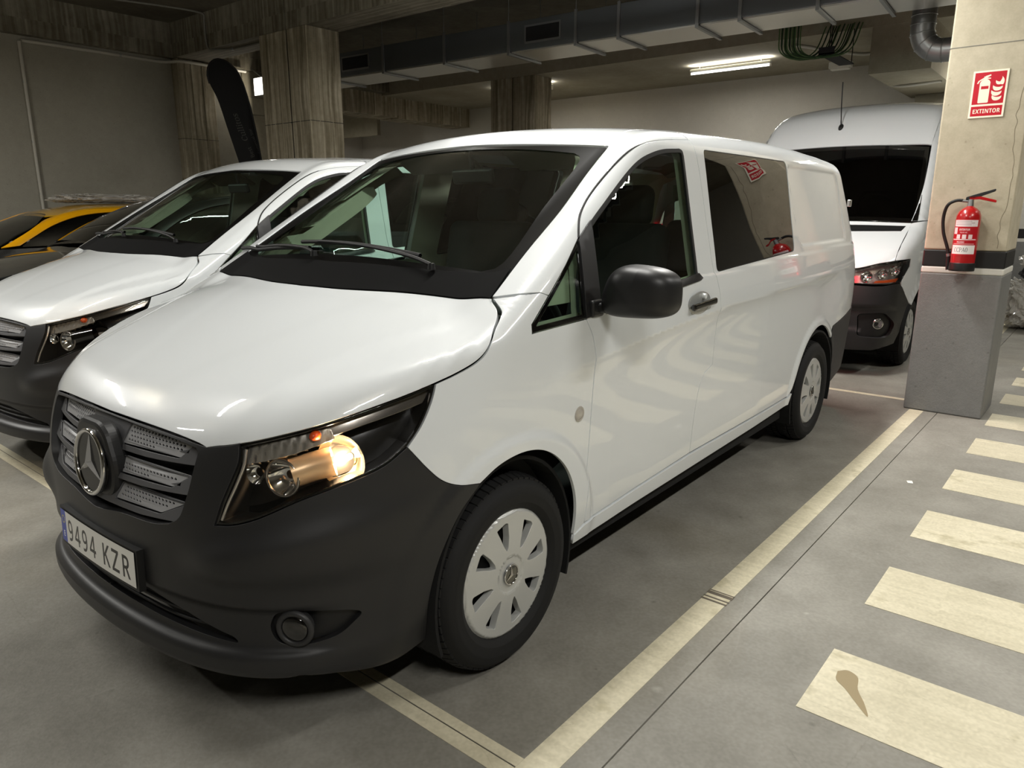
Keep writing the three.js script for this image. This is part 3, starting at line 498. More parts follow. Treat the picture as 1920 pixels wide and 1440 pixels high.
function lampUnit(parent, side, lit) {
  const lamp = new THREE.Group(); lamp.name = 'headlamp'; parent.add(lamp); const mg = (g) => (side > 0 ? g : mirrored(g));
  part('lamp_bucket', [mg(VG.lampBucket), mg(VG.lampWall)], M.lampBlack, lamp); part('lamp_frame', mg(VG.lampFrame), M.blackGloss, lamp);
  part('upper_trim', mg(VG.lampTopTrim), M.lampBezel, lamp); part('turn_reflector', mg(VG.lampTurn), M.ribbed, lamp, 'ribbed chrome turn signal reflector');
  const d = [-0.94, 0.03, 0.34];
  part('turn_bulb', mg(faceDir(new THREE.SphereGeometry(0.014, 16, 10).scale(1, 1.5, 1), d, [-0.6, 0.93, 0.727])), M.amber, lamp, 'small amber bulb');
  part('main_reflector', mg(faceDir(bowl(0.074, 0.05), d, [-0.498, 0.849, 0.741])), M.chrome, lamp, 'large chrome dipped beam reflector');
  part('main_bulb', mg(faceDir(new THREE.CylinderGeometry(0.009, 0.009, 0.045, 14), d, [-0.522, 0.85, 0.75])), lit ? M.bulbOn : M.bulbOff, lamp);
  part('inner_reflector', mg(faceDir(bowl(0.05, 0.035), d, [-0.642, 0.818, 0.662])), M.chrome, lamp, 'small round chrome main beam reflector');
  part('inner_lens', mg(faceDir(new THREE.SphereGeometry(0.047, 24, 8, 0, Math.PI * 2, 0, Math.PI / 2).scale(1, 0.35, 1), d, [-0.675, 0.819, 0.674])), M.lens, lamp);
  part('bezel_ring', mg(faceDir(new THREE.TorusGeometry(0.05, 0.004, 8, 36).rotateX(Math.PI / 2), d, [-0.675, 0.819, 0.674])), M.lampBezel, lamp);
  part('side_reflector', mg(faceDir(bowl(0.028, 0.02), d, [-0.705, 0.833, 0.618])), M.chrome, lamp, 'small chrome reflector at the inner corner');
  const saddle = []; const q = tube([[-0.65, 0.828, 0.683], [-0.605, 0.84, 0.71], [-0.56, 0.852, 0.745]], 0.04, 10, 16); saddle.push(q);
  part('reflector_bridge', mg(merge(saddle)), lit ? M.copper : M.blackGloss, lamp, lit ? 'copper coloured bridge between the two reflectors' : undefined);
  part('inner_trim', mg(VG.lampEdge), M.ribbed, lamp); part('lens', mg(VG.lampLens), M.lens, lamp, 'clear lens');
  if (lit) for (const [p, s] of [[[-0.55, 0.852, 0.765], 1.5]]) { const L = new THREE.PointLight(0xffd9a8, s); L.position.set(p[0], p[1], p[2] * side); L.shadow.radius = 0.6; L.castShadow = true; lamp.add(L); }
  return lamp;
}
M.copper = std(0xd9b78e, 0.3, { metalness: 0.4 });
function mirrorUnit(parent, side) {
  const m = new THREE.Group(); m.name = 'door_mirror'; parent.add(m); const mg = (g) => (side > 0 ? g : mirrored(g));
  // housing: a superellipsoid drawn out away from the door, flat at the back
  const g = new THREE.SphereGeometry(1, 40, 28), p = g.attributes.position, sp = (v, e) => Math.sign(v) * Math.abs(v) ** e;
  for (let i = 0; i < p.count; i++) {
    let x = sp(p.getX(i), 0.7), y = sp(p.getY(i), 0.55), z = sp(p.getZ(i), 0.55);
    const t = (z + 1) / 2; y = y > 0 ? y * (1.02 - 0.28 * t * t) : y * (0.86 + 0.0 * t); if (x > 0) x *= 0.35; x += 0.35 * (t * t) * 0.9;
    z += 0.26 * y * (1 - t) * (y > 0 ? 1 : 0.5); p.setXYZ(i, 0.49 + x * 0.092, 1.238 + y * 0.098 + 0.004 * z, 1.09 + z * 0.132);
  }
  g.computeVertexNormals(); part('mirror_housing', mg(g), M.mirrorShell, m);
  part('mirror_foot', mg(merge([box(0.43, 0.5, 1.165, 1.2, 0.93, 1.02, 0.012), box(0.4, 0.475, 1.15, 1.21, 0.925, 0.955, 0.01)])), M.mirrorShell, m);
  const gl = extr(rounded([[-0.1, -0.07], [0.1, -0.075], [0.1, 0.06], [-0.09, 0.075]], 0.03), 0.004).rotateY(Math.PI / 2).translate(0.545, 1.238, 1.1); part('mirror_glass', mg(gl), M.chrome, m);
}
M.mirrorShell = std(0x1e1e1f, 0.42);
function makeVan(label, [dx, dz, turn], lit, plated, paint = M.paint) {
  const t = thing('panel_van', label, 'van', [dx, 0, dz], turn);
  part('bonnet', VG.bonnet, paint, t); part('roof_panel', VG.roof, paint, t);
  const sides = [1, -1], mg = (g, s) => (s > 0 ? g : mirrored(g));
  for (const s of sides) {
    part('front_wing', mg(VG.fender, s), paint, t);
    const d = part('front_door', mg(VG.frontDoor, s), paint, t);
    part('window_rubber', mg(VG.doorRubber, s), M.rubber, d); part('door_glass', mg(VG.doorGlass, s), M.glass, d); part('belt_strip', mg(VG.beltRubber, s), M.blackPlastic, d); part('sail_panel', mg(VG.sail, s), M.mirrorShell, d);
    // handle: a shallow round cup behind a bar
    const cy = 1.117, cx = 1.262, cz = zAt(cx, cy); const cup = new THREE.SphereGeometry(0.112, 40, 20).scale(1, 0.46, 0.06).translate(cx, cy, cz + 0.001);
    part('handle_cup', mg(cup, s), M.handleCup, d); part('door_handle', mg(new RoundedBoxGeometry(0.232, 0.03, 0.022, 3, 0.01).rotateZ(0.05).translate(cx + 0.008, cy - 0.004, cz + 0.022), s), M.blackGloss, d);
    part('lock_cap', mg(new THREE.CylinderGeometry(0.012, 0.014, 0.02, 16).rotateX(Math.PI / 2).translate(cx + 0.02, cy + 0.03, cz + 0.01), s), paint, d);
    const b = part('side_panel', mg(VG.side, s), paint, t); part('side_window', mg(VG.sideGlass, s), M.tintGlass, b, 'dark tinted fixed side window'); part('window_rubber', mg(VG.sideRubber, s), M.rubber, b);
    part('windscreen_pillar', mg(VG.pillar, s), paint, t); part('sill', mg(VG.sill, s), paint, t);
    const q = part('quarter_window', mg(VG.quarterGlass, s), M.glass, t); part('window_frame', mg(VG.quarterFrame, s), M.blackGloss, q);
    part('rear_bumper_corner', mg(VG.rearBumper, s), M.darkPlastic, t);
    part('tail_lamp', [mg(VG.tailLamp, s), mg(VG.tailLampBack, s)], lit ? M.tailOn : M.tailOff, t, lit ? 'lit red tail lamp' : undefined);
    if (lit) { const L = new THREE.PointLight(0xff1428, 0.35); L.position.set(4.27, 1.2, s * 0.8); L.castShadow = true; L.shadow.radius = 2; t.add(L); }
    const zr = zAt(0.346, 0.818); part('side_repeater', mg(merge([new THREE.SphereGeometry(0.024, 24, 12).scale(1, 1, 0.35).translate(0.346, 0.818, zr), new THREE.TorusGeometry(0.024, 0.004, 8, 24).translate(0.346, 0.818, zr + 0.001)]), s), M.repeater, t, 'small round side turn signal');
    part('pillar_trim', mg(VG.pillarTrim, s), M.cabinTrim, t); part('windscreen_pillar_trim', mg(VG.pillarInner, s), M.cabinTrim, t); part('door_seal', mg(VG.doorSeal, s), M.rubber, d); part('door_trim', mg(VG.doorTrim, s), M.cabin, t);
    for (const wx of [0, 3.2]) part('wheel_arch_liner', mg(VG.well.clone().scale(wx ? 1.06 : 0.885, 1.01, 1).translate(wx, 0.335, 0.71), s), M.well, t);
    lampUnit(t, s, lit); mirrorUnit(t, s);
    addWheel(t, WG, [0, 0.335, s * 0.9067], s > 0); addWheel(t, WG, [3.2, 0.335, s * 0.9067], s > 0);
  }
  const ws = part('windscreen', VG.windscreen, M.glass, t); part('black_border', VG.frit, M.frit, ws); part('cowl_panel', VG.cowl, M.cowl, t);
  // front bumper, grille, badge, fog lamps, plate
  const fb = part('front_bumper', VG.bumper, M.bumper, t);
  for (const s of sides) {
    part('fog_pocket', mg(VG.fogPocket, s), M.blackPlastic, fb);
    const fog = faceDir(merge([new THREE.TorusGeometry(0.046, 0.009, 10, 36).rotateX(Math.PI / 2), new THREE.CylinderGeometry(0.046, 0.046, 0.02, 32).translate(0, -0.014, 0)]), [-0.86, 0, 0.5], [-0.703, 0.403, 0.722]);
    part('fog_lamp_blank', mg(fog, s), M.darkPlastic, fb);
    part('fog_lamp_lens', mg(faceDir(new THREE.SphereGeometry(0.038, 24, 8, 0, 6.3, 0, Math.PI / 2).scale(1, 0.25, 1), [-0.86, 0, 0.5], [-0.705, 0.403, 0.723]), s), M.blackGloss, fb);
  }
  const bars = []; for (const y of [0.375, 0.4, 0.425]) bars.push(tube([-0.62, -0.4, -0.2, 0, 0.2, 0.4, 0.62].map((z) => [front(0.4, Math.abs(z)) + 0.035, y, z]), 0.006, 40, 6));
  part('lower_intake', bars, M.blackPlastic, fb);
  part('radiator_screen', [box(-0.78, -0.72, 0.3, 0.86, -0.5, 0.5)], M.well, t);
  const gr = new THREE.Group(); gr.name = 'grille'; t.add(gr); part('grille_back', VG.grilleBack, M.well, gr);
  for (const g of VG.slats) part('grille_slat', g, M.grilleFrame, gr); for (const g of VG.meshes) part('pierced_insert', g, M.grilleGrey, gr);
  // badge pod with ring and three-pointed star
  const pod = extr(rounded([[-0.09, 0.088], [-0.055, 0.112], [0.055, 0.112], [0.09, 0.088], [0.122, 0.0], [0.1, -0.07], [0.06, -0.1], [-0.06, -0.1], [-0.1, -0.07], [-0.122, 0.0]], 0.03), 0.05, 0.014).rotateY(-Math.PI / 2).translate(-0.83, 0.78, 0);
  part('badge_pod', pod, M.bumper, gr);
  const turnStar = (g) => g.rotateY(-Math.PI / 2).rotateZ(-0.1).translate(-0.892, 0.776, 0);
  part('badge_disc', turnStar(new THREE.CylinderGeometry(0.093, 0.1, 0.012, 48).rotateX(Math.PI / 2).translate(0, 0, -0.006)), M.disc, gr);
  part('badge_ring', turnStar(new THREE.TorusGeometry(0.096, 0.0075, 12, 64)), M.chrome, gr, 'chrome ring of the star badge'); part('badge_star', turnStar(starGeo(0.095, 0.014)), M.star, gr, 'chrome three-pointed star');
  if (plated) {
    const pl = new THREE.Group(); pl.name = 'number_plate'; pl.position.set(-0.912, 0.508, 0); pl.rotation.z = -0.04; fb.add(pl);
    const curveIn = (g) => { const p = g.attributes.position; for (let i = 0; i < p.count; i++) p.setX(i, p.getX(i) + 0.19 * p.getZ(i) ** 2 * 0.6); g.computeVertexNormals(); return g; };
    part('plate_holder', curveIn(new THREE.BoxGeometry(0.02, 0.128, 0.54, 1, 1, 20).translate(0.008, -0.002, 0)), M.blackPlastic, pl);
    const face = new THREE.PlaneGeometry(0.52, 0.11, 20, 1).rotateY(-Math.PI / 2).translate(-0.0045, 0, 0);
    part('plate_face', curveIn(face), std(0xffffff, 0.35, { map: plateTex }), pl, 'white plate reading 9494 KZR with blue band');
  }
  // wipers
  const onGlass = (z, v, h) => { const r = windProj.ray(z, v), k = hitSurface(body, 0, r); return [r[0] + r[3] * (k - h), r[1] + r[4] * (k - h), r[2]]; };
  for (const [z0, z1, v0, v1] of [[0.5, -0.2, 0.745, 0.83], [-0.12, -0.72, 0.735, 0.85]]) {
    const pts = [], bl = []; for (let i = 0; i <= 8; i++) { const k = i / 8; pts.push(onGlass(z0 + (z1 - z0) * k, v0 + (v1 - v0) * k ** 0.7, 0.03 - 0.012 * k)); bl.push(onGlass(z0 - 0.1 + (z1 - z0) * k * 1.05, v0 + 0.055 + (v1 - v0) * 0.5 * k, 0.012)); }
    const w = part('wiper_arm', tube(pts, 0.007, 24, 6), M.blackPlastic, t); part('wiper_blade', tube(bl, 0.009, 24, 6), M.rubber, w);
    part('wiper_pivot', new THREE.CylinderGeometry(0.012, 0.014, 0.02, 16).translate(...onGlass(z0, v0, 0.022)), M.blackPlastic, w);
  }
  // tail and underside
  const td = part('tail_doors', VG.tailDoor, paint, t); part('tail_window', VG.tailGlass, M.glass, td);
  part('tail_hinge', [box(4.13, 4.17, 1.53, 1.58, 0.765, 0.79, 0.006)], M.chrome, td); part('rear_bumper', VG.rearBumperBack, M.darkPlastic, t);
  part('underbody', [box(-0.68, 0.35, 0.24, 0.4, -0.56, 0.56), box(0.35, 2.75, 0.24, 0.42, -0.86, 0.86), box(2.75, 4.0, 0.3, 0.46, -0.6, 0.6), box(-0.5, -0.02, 0.5, 0.9, -0.55, 0.55)], M.well, t);
  // cabin
  const dash = extr(rounded([[-0.02, 1.185], [0.32, 1.14], [0.5, 1.1], [0.56, 1.02], [0.5, 0.85], [0.46, 0.6], [0.1, 0.5], [0.0, 0.5]], 0.04), 1.62).translate(0, 0, -0.81); part('dashboard', dash, M.cabin, t);
  part('instrument_cowl', new THREE.SphereGeometry(1, 28, 14).scale(0.13, 0.06, 0.26).translate(0.42, 1.13, 0.38), M.cabin, t);
  part('dash_shelf', tube([[0.3, 1.158, 0.72], [0.42, 1.185, 0.52], [0.45, 1.192, 0.3], [0.44, 1.175, 0.02]], 0.022, 20, 8), M.tan, t, 'tan edge along the dashboard top');
  const wheelG = new THREE.TorusGeometry(0.185, 0.016, 10, 40).rotateY(Math.PI / 2).rotateZ(0.5).translate(0.72, 1.08, 0.4); part('steering_wheel', [wheelG, rod([0.74, 1.09, 0.4], [0.5, 0.98, 0.4], 0.04)], M.cabin, t);
  const seat = (x, z, w) => { const g = new THREE.Group(); g.name = 'seat'; g.position.set(x, 0, z); t.add(g); part('seat_cushion', box(-0.25, 0.28, 0.6, 0.8, -w, w, 0.06), M.seat, g); const bk = new RoundedBoxGeometry(0.14, 0.72, w * 2, 3, 0.06).translate(0, 0.36, 0).rotateZ(-0.2).translate(0.24, 0.74, 0); part('seat_back', bk, M.seat, g); part('headrest', new RoundedBoxGeometry(0.1, 0.2, 0.27, 3, 0.05).rotateZ(-0.15).translate(0.42, 1.53, 0), M.seat, g); };
  seat(1.12, 0.42, 0.25); seat(1.12, -0.42, 0.3); seat(2.2, 0.42, 0.3); seat(2.2, -0.42, 0.3);
  part('headliner', VG.headliner, M.headliner, t); part('cabin_floor', box(0.3, 4.0, 0.43, 0.46, -0.84, 0.84), M.cabin, t);
  for (const s of sides) part('sun_visor', new RoundedBoxGeometry(0.17, 0.02, 0.5, 2, 0.008).rotateZ(-0.5).translate(1.0, 1.735, s * 0.36), M.headliner, t);
  part('rear_view_mirror', [new RoundedBoxGeometry(0.03, 0.065, 0.24, 2, 0.012).rotateZ(0.2).translate(0.86, 1.66, 0), rod([0.86, 1.68, 0], [0.84, 1.77, 0], 0.01)], M.blackPlastic, t);
  return t;
}
M.handleCup = phys(0x9a9c9a, 0.25, { clearcoat: 1 });
M.tailOff = phys(0x8a0a14, 0.15, { clearcoat: 1 });
M.ribbed = std(0xc4bfb6, 0.25, { metalness: 0.8 });
M.repeater = phys(0xd8d2c8, 0.15, { transmission: 0.4, clearcoat: 1 });
M.bumper = std(0x222223, 0.46);
M.grilleFrame = std(0x58585a, 0.42);
const van1 = makeVan('white panel van in front with lit headlight and plate 9494 KZR', [0, 0, 0], true, true);
const van2 = makeVan('white panel van with unlit headlights, cut off by the left edge', [0.469, -2.693, 0.017], false, false);
function makeTallVan() {
  const t = thing('delivery_van', 'tall white high-roof delivery van parked behind the concrete column', 'van', [6.28, 0, -0.03]);
  const T = (o) => panel({ field: tall, cell: 0.05, ...o }), Fp = PROJ.front, mg = (g, s) => (s > 0 ? g : mirrored(g)), sides = [1, -1];
  const wsHalf = loop(smooth([[0, 1.4], [0.4, 1.402], [0.7, 1.394], [0.924, 1.387]], 4), smooth([[0.924, 1.387], [0.905, 1.56], [0.881, 1.747], [0.83, 2.113]], 4), smooth([[0.83, 2.113], [0.5, 2.14], [0, 2.152]], 4));
  part('windscreen', T({ proj: Fp, off: -0.004, outline: both(wsHalf) }), M.darkScreen, t); part('black_border', T({ proj: Fp, off: -0.001, outline: both(wsHalf), holes: [both(inset(ccw(both(wsHalf)), 0.04).filter((p) => p[0] >= 0))] }), M.blackGloss, t);
  part('bonnet', T({ proj: Fp, outline: both(loop([[0, 1.02], [0.4, 1.015]], smooth([[0.4, 1.015], [0.588, 0.99], [0.778, 1.04], [0.88, 1.06]], 5), [[0.88, 1.2], [0.88, 1.385]], smooth([[0.88, 1.385], [0.7, 1.39], [0.4, 1.398], [0, 1.396]], 4))) }), M.paint, t);
  part('roof_cap', T({ proj: PROJ.top, outline: both(loop(smooth([[0, 0.43], [0.5, 0.445], [0.84, 0.485]].map((p) => p), 5), [[0.84, 0.62], [0.82, 4.25], [0, 4.3]])).map((p) => [p[1], p[0]]) }), M.paint, t);
  for (const s of sides) {
    const cy = (pts) => pts.map((p) => [p[0], p[1]]);
    const xAt = (y, z) => { let a = -1.5, b = 1; for (let i = 0; i < 40; i++) { const m = (a + b) / 2; if (tall(m, y, z) > 0) b = m; else a = m; } return [b, y, z]; }, zS = (l) => l.map(([x, y]) => { let a = 0, b = 1.3; for (let i = 0; i < 40; i++) { const m = (a + b) / 2; if (tall(x, y, m) > 0) a = m; else b = m; } return [x, y, a]; });
    part('front_wing', mg(T({ proj: OB, outline: onto(OB, [...zS([[-0.486, 1.0], [-0.482, 1.069]]), xAt(1.066, 0.93), xAt(1.062, 0.88), xAt(1.13, 0.88), xAt(1.2, 0.88), xAt(1.3, 0.88), xAt(1.385, 0.88), ...zS([[-0.12, 1.4], [0.1, 1.4], [0.3, 1.4], [0.3, 0.72], ...arc(0, 0.35, 0.44, 58, 140, 12), [-0.386, 0.661], [-0.5, 0.74], [-0.62, 0.828], [-0.634, 0.87]])]) }), s), M.paint, t);
    part('side_panel', mg(T({ proj: S, cell: 0.08, outline: loop(cy([[-0.12, 1.405], [-0.19, 1.4], [0.14, 1.75], [0.478, 2.12], [0.62, 2.3], [0.72, 2.4], [0.95, 2.5], [4.25, 2.58], [4.36, 2.4], [4.36, 0.4], [4.1, 0.4]]), arc(3.6, 0.35, 0.42, 8, 172, 12), cy([[0.46, 0.4], [0.4, 0.55]]), arc(0, 0.35, 0.44, 30, 57, 4), cy([[0.3, 0.725], [0.3, 1.405]])) }), s), M.paint, t);
    const lampO = [[0.587, 0.984], [0.778, 1.036], [0.961, 1.069], [0.966, 1.0], [0.945, 0.9], [0.93, 0.866], [0.844, 0.85], [0.6, 0.853]], lamp = new THREE.Group(); lamp.name = 'headlamp'; t.add(lamp);
    const lp = (o) => T({ proj: { ray: (u, v) => [-1.9 + u * 0.2, v, u + 0.9, 0.8, 0, -0.6], inv: PROJ.front.inv }, ...o });
    const tilt = { ray: (u, v) => [-0.81 + 0.6 * u - 0.8, v, 0.78 + 0.8 * u + 0.6, 0.8, 0, -0.6], inv: (x, y, z) => [0.6 * (x + 0.81) + 0.8 * (z - 0.78), y] };
    const lampW = [[-0.9, 0.984, 0.587], [-0.811, 1.036, 0.778], [-0.482, 1.069, 0.961], [-0.486, 1.001, 0.961], [-0.634, 0.866, 0.935], [-0.815, 0.85, 0.844], [-0.925, 0.853, 0.602]], lo = onto(tilt, lampW); M.tallBezel ??= std(0xd2d0cc, 0.2, { metalness: 0.7 });
    part('lens', mg(T({ proj: tilt, cell: 0.03, flange: 0, off: 0.0, outline: lo }), s), M.lens, lamp); part('lamp_bucket', mg(T({ proj: tilt, cell: 0.03, flange: 0, off: -0.07, outline: lo }), s), M.tallBezel, lamp); part('lamp_frame', mg(T({ proj: tilt, cell: 0.03, flange: 0.06, off: -0.003, outline: lo, holes: [inset(ccw(lo), 0.012)] }), s), M.blackGloss, lamp);
    for (const [x, y, z, r] of [[-0.83, 0.92, 0.68, 0.05], [-0.77, 0.945, 0.79, 0.045], [-0.68, 0.97, 0.87, 0.045]]) part('reflector', mg(faceDir(bowl(r, 0.03), [-0.9, 0, 0.4], [x, y, z]), s), M.chrome, lamp);
    part('turn_lens', mg(T({ proj: tilt, cell: 0.03, off: -0.02, outline: onto(tilt, [[-0.85, 0.885, 0.77], [-0.66, 0.905, 0.925], [-0.7, 0.87, 0.91], [-0.86, 0.862, 0.76]]) }), s), M.amber, lamp, 'amber turn signal strip');
    addWheel(t, WG, [0, 0.335, s * 0.93], s > 0); addWheel(t, WG, [3.6, 0.335, s * 0.93], s > 0);
    const g = mg(new THREE.LatheGeometry([[0.0, 0], [0.035, 0.006], [0.045, 0.012], [0.05, 0.0]].map((p) => new THREE.Vector2(...p)), 28), 1); faceDir(g, [-0.8, 0, 0.5], [-0.79, 0.494, 0.815]); part('fog_lamp', mg(g, s), M.chrome, t);
    part('wheel_arch_liner', mg(VG.well.clone().scale(1.05, 1.05, 1).translate(0, 0.335, 0.74), s), M.well, t);
  }
  const bump = loop([[0, 0.96], [0.4, 0.95], [0.587, 0.853]], smooth([[0.6, 0.845], [0.771, 0.838], [0.844, 0.842]], 3), [[0.93, 0.86], [0.945, 0.82], [0.968, 0.7], [0.975, 0.655], [0.968, 0.62], [0.955, 0.5], [0.945, 0.4], [0.92, 0.29], [0.8, 0.255], [0.4, 0.25], [0, 0.25]]);
  const fogHole = rounded([[0.66, 0.585], [0.865, 0.6], [0.925, 0.5], [0.9, 0.37], [0.68, 0.385]], 0.04);
  part('front_bumper', T({ proj: Fp, cell: 0.04, outline: both(bump), holes: [fogHole, fogHole.map((p) => [-p[0], p[1]])], holeFlange: 0.03 }), M.bumper, t);
  for (const s of sides) part('fog_pocket', mg(T({ proj: Fp, off: -0.03, flange: 0, outline: inset(ccw(fogHole), -0.005) }), s), M.blackPlastic, t);
  part('cowl_grille', T({ proj: Fp, off: 0.003, outline: [[-0.42, 1.305], [0.42, 1.305], [0.827, 1.312], [0.845, 1.36], [0.4, 1.368], [-0.4, 1.368]] }), M.blackPlastic, t);
  const ant = part('roof_aerial', [new THREE.SphereGeometry(0.05, 20, 12).scale(1, 0.6, 0.5).rotateZ(0.7).translate(0.63, 2.36, -0.07), tube([[0.62, 2.39, -0.07], [0.55, 2.6, -0.066], [0.5, 2.8, -0.06]], 0.006, 12, 6)], M.blackPlastic, t);
  part('door_seam_trim', tube([[-0.05, 1.4, 0.955], [0.3, 1.75, 0.935], [0.66, 2.15, 0.905], [0.8, 2.35, 0.88]], 0.006, 16, 6), M.rubber, t);
  const sw = new THREE.TorusGeometry(0.2, 0.016, 8, 36).rotateY(Math.PI / 2).rotateZ(0.6).translate(0.42, 1.5, 0.42); part('steering_wheel', sw, M.cabin, t);
  part('dashboard', [box(-0.1, 0.3, 1.1, 1.42, -0.85, 0.85, 0.04)], M.cabin, t); for (const z of [-0.42, 0.42]) part('seat', [box(0.75, 0.9, 0.9, 1.7, z - 0.26, z + 0.26, 0.05)], M.seat, t);
  part('bulkhead', [box(1.05, 1.08, 0.4, 2.5, -0.84, 0.84)], M.cabin, t); part('underbody', [box(-0.75, 4.2, 0.26, 0.5, -0.6, 0.6), box(0.45, 3.1, 0.26, 0.45, -0.9, 0.9)], M.well, t);
  return t;
}
M.darkScreen = phys(0x30353a, 0, { transmission: 1, ior: 1.5 });
makeTallVan();
// ---------------------------------------------------------------- the taxi by the left wall and the dark car beside it
const carSide = curve([[0.15, 0.8], [0.4, 0.87], [0.7, 0.9], [0.95, 0.88], [1.06, 0.84], [1.3, 0.74], [1.5, 0.62]]);
const carBonnet = curve([[-0.95, 0.66], [-0.85, 0.76], [-0.5, 0.9], [0, 1.0], [0.5, 1.07], [0.9, 1.14]]);
const carRoof = curve([[0.9, 1.36], [1.2, 1.46], [1.6, 1.52], [2.1, 1.53], [2.8, 1.49], [3.4, 1.36], [3.9, 1.1]]);
function car(x, y, z) {
  z = Math.abs(z);
  let s = carSide(y) - z - 0.12 * sstep(0, -0.95, x) - 0.1 * sstep(2.8, 3.7, x);
  const h = carBonnet(x) - 0.06 * z * z - y - 2 * Math.max(0, x - 0.8), w = (x - 0.42 + 0.12 * (1 - (z / 0.8) ** 2) - (y - 1.06) * 1.62) * 0.52, r = (carRoof(x) - 0.08 * z * z - y) * 0.95;
  let g = smin(s, smax(h, smin(w, r, 0.08), 0.02), 0.07);
  g = smin(g, (x + 0.9 - 0.16 * z * z - 0.3 * z ** 6) * 0.8, 0.08);
  return smin(smin(g, y - 0.2, 0.03), 3.85 - x, 0.1);
}
function makeCar(name, label, pos, scale, frameMat, roofMat) {
  const t = thing(name, label, 'car', pos); t.scale.set(...scale);
  const T = (o) => panel({ field: car, cell: 0.05, ...o }), mg = (g, s) => (s > 0 ? g : mirrored(g)), cz = (x, y) => { let a = 0, b = 1.2; for (let i = 0; i < 40; i++) { const m = (a + b) / 2; if (car(x, y, m) > 0) a = m; else b = m; } return a; };
  const wp = slopeProj(Math.atan2(1, 1.62)), edge = smooth([[0.46, 1.08], [0.7, 1.215], [0.95, 1.355], [1.06, 1.408]], 5).map(([x, y]) => [x, y, cz(x, y)]);
  const e = onto(wp, edge), ws = loop([[0, e[0][1] - 0.06], [0.4, e[0][1] - 0.04]], e, [[0.3, e[e.length - 1][1] + 0.01], [0, e[e.length - 1][1] + 0.02]]);
  part('windscreen', T({ proj: wp, flange: 0, outline: both(ws) }), M.tintGlass, t);
  const frame = loop(smooth([[0.45, 1.075], [0.7, 1.215], [0.95, 1.355], [1.25, 1.445], [1.7, 1.48], [2.3, 1.475], [2.9, 1.4]], 6), smooth([[2.9, 1.345], [2.3, 1.43], [1.7, 1.435], [1.3, 1.395], [1.0, 1.3], [0.75, 1.165], [0.62, 1.09]], 6));
  const glass = loop(smooth([[0.64, 1.09], [0.75, 1.16], [1.0, 1.293], [1.3, 1.388], [1.7, 1.428], [2.3, 1.424], [2.88, 1.34]], 6), [[3.0, 1.1]], [[0.64, 1.075]]);
  part('bonnet', T({ proj: PROJ.top, outline: both([[0, -0.82], [0.5, -0.75], [0.68, -0.62], [0.76, 0.35], [0.5, 0.33], [0, 0.3]]).map((p) => [p[1], p[0]]) }), M.darkPaint, t);
  part('roof_panel', T({ proj: PROJ.top, outline: both([[0, 0.985], [0.4, 1.0], [0.6, 1.09], [0.61, 2.9], [0, 3.0]]).map((p) => [p[1], p[0]]) }), roofMat, t);
  for (const s of [1, -1]) {
    part('door_frame', mg(T({ proj: S, off: 0.006, cell: 0.04, outline: frame }), s), frameMat, t); part('side_window', mg(T({ proj: S, flange: 0, off: -0.004, outline: glass }), s), M.tintGlass, t);
    part('side_panel', mg(T({ proj: S, outline: loop([[0.45, 1.06], [3.0, 1.085], [3.4, 1.2], [3.7, 0.9], [3.75, 0.4], [3.05, 0.3]], arc(2.65, 0.31, 0.36, 10, 170, 10), [[2.2, 0.28], [0.42, 0.28]], arc(0, 0.31, 0.36, 10, 170, 10), [[-0.5, 0.3], [-0.72, 0.42], [-0.7, 0.75], [-0.3, 0.9]]) }), s), M.darkPaint, t);
    for (const x of [0, 2.65]) { const w = addWheel(t, WG, [x, 0.315, s * 0.86], s > 0); w.scale.setScalar(0.93); }
  }
  part('nose', T({ proj: PROJ.front, outline: both([[0, 0.7], [0.6, 0.68], [0.72, 0.5], [0.7, 0.25], [0, 0.25]]) }), M.darkPaint, t);
  part('underbody', box(-0.6, 3.6, 0.22, 0.7, -0.6, 0.6), M.well, t); part('tail', T({ proj: PROJ.rear, outline: both([[0, 1.2], [0.6, 1.15], [0.76, 0.6], [0.7, 0.3], [0, 0.3]]) }), M.darkPaint, t);
  return t;
}
M.taxiYellow = phys(0xd99a04, 0.3, { clearcoat: 1 }); M.taxiRoof = phys(0xc99a22, 0.35, { clearcoat: 1 });
makeCar('taxi', 'black and yellow taxi at far left, parked along the grey wall', [0.55, 0, -7.72], [1.05, 1.03, 1], M.taxiYellow, M.taxiRoof);
makeCar('dark_car', 'plain dark car between the taxi and the left white van', [0.75, 0, -5.25], [1.08, 1.1, 1], M.darkPaint, M.darkPaint);
// ---------------------------------------------------------------- the garage: textures
const nA = fbm(11, 5), nB = fbm(53, 4), nC = valueNoise(91), nD = fbm(7, 6);
function concreteTex(seed, base, spread, { grain = 0, blotch = 14, size = 512, joints = 0 } = {}) {       // board-marked or smooth concrete, 2 m a side
  const a = fbm(seed, 5, 4), b = fbm(seed + 40, 3, 32), g = valueNoise(seed + 80, 64), f = valueNoise(seed + 90, 256), R = rng(seed), pits = []; for (let i = 0; i < 90; i++) pits.push([R(), R(), 0.0012 + R() * 0.004]);
  return dataTex(size, (u, v) => {
    let s = (a(u * 4, v * 4) - 0.5) * blotch * 2 + (b(u * 32, v * 32) - 0.5) * spread + (f(u * 256, v * 256) - 0.5) * 6;
    if (grain) s += (g(u * 64 + 2.2 * a(u * 4, v * 4), v * 2) - 0.5) * grain * 1.6 + (valueless(u * 256, v * 4, seed) - 0.5) * grain * 0.6;
    for (const [px, py, r] of pits) { const d = Math.hypot(u - px, v - py); if (d < r) s -= 26 * (1 - d / r); }
    return base.map((c) => c + s);
  }, true, 0.5);
}
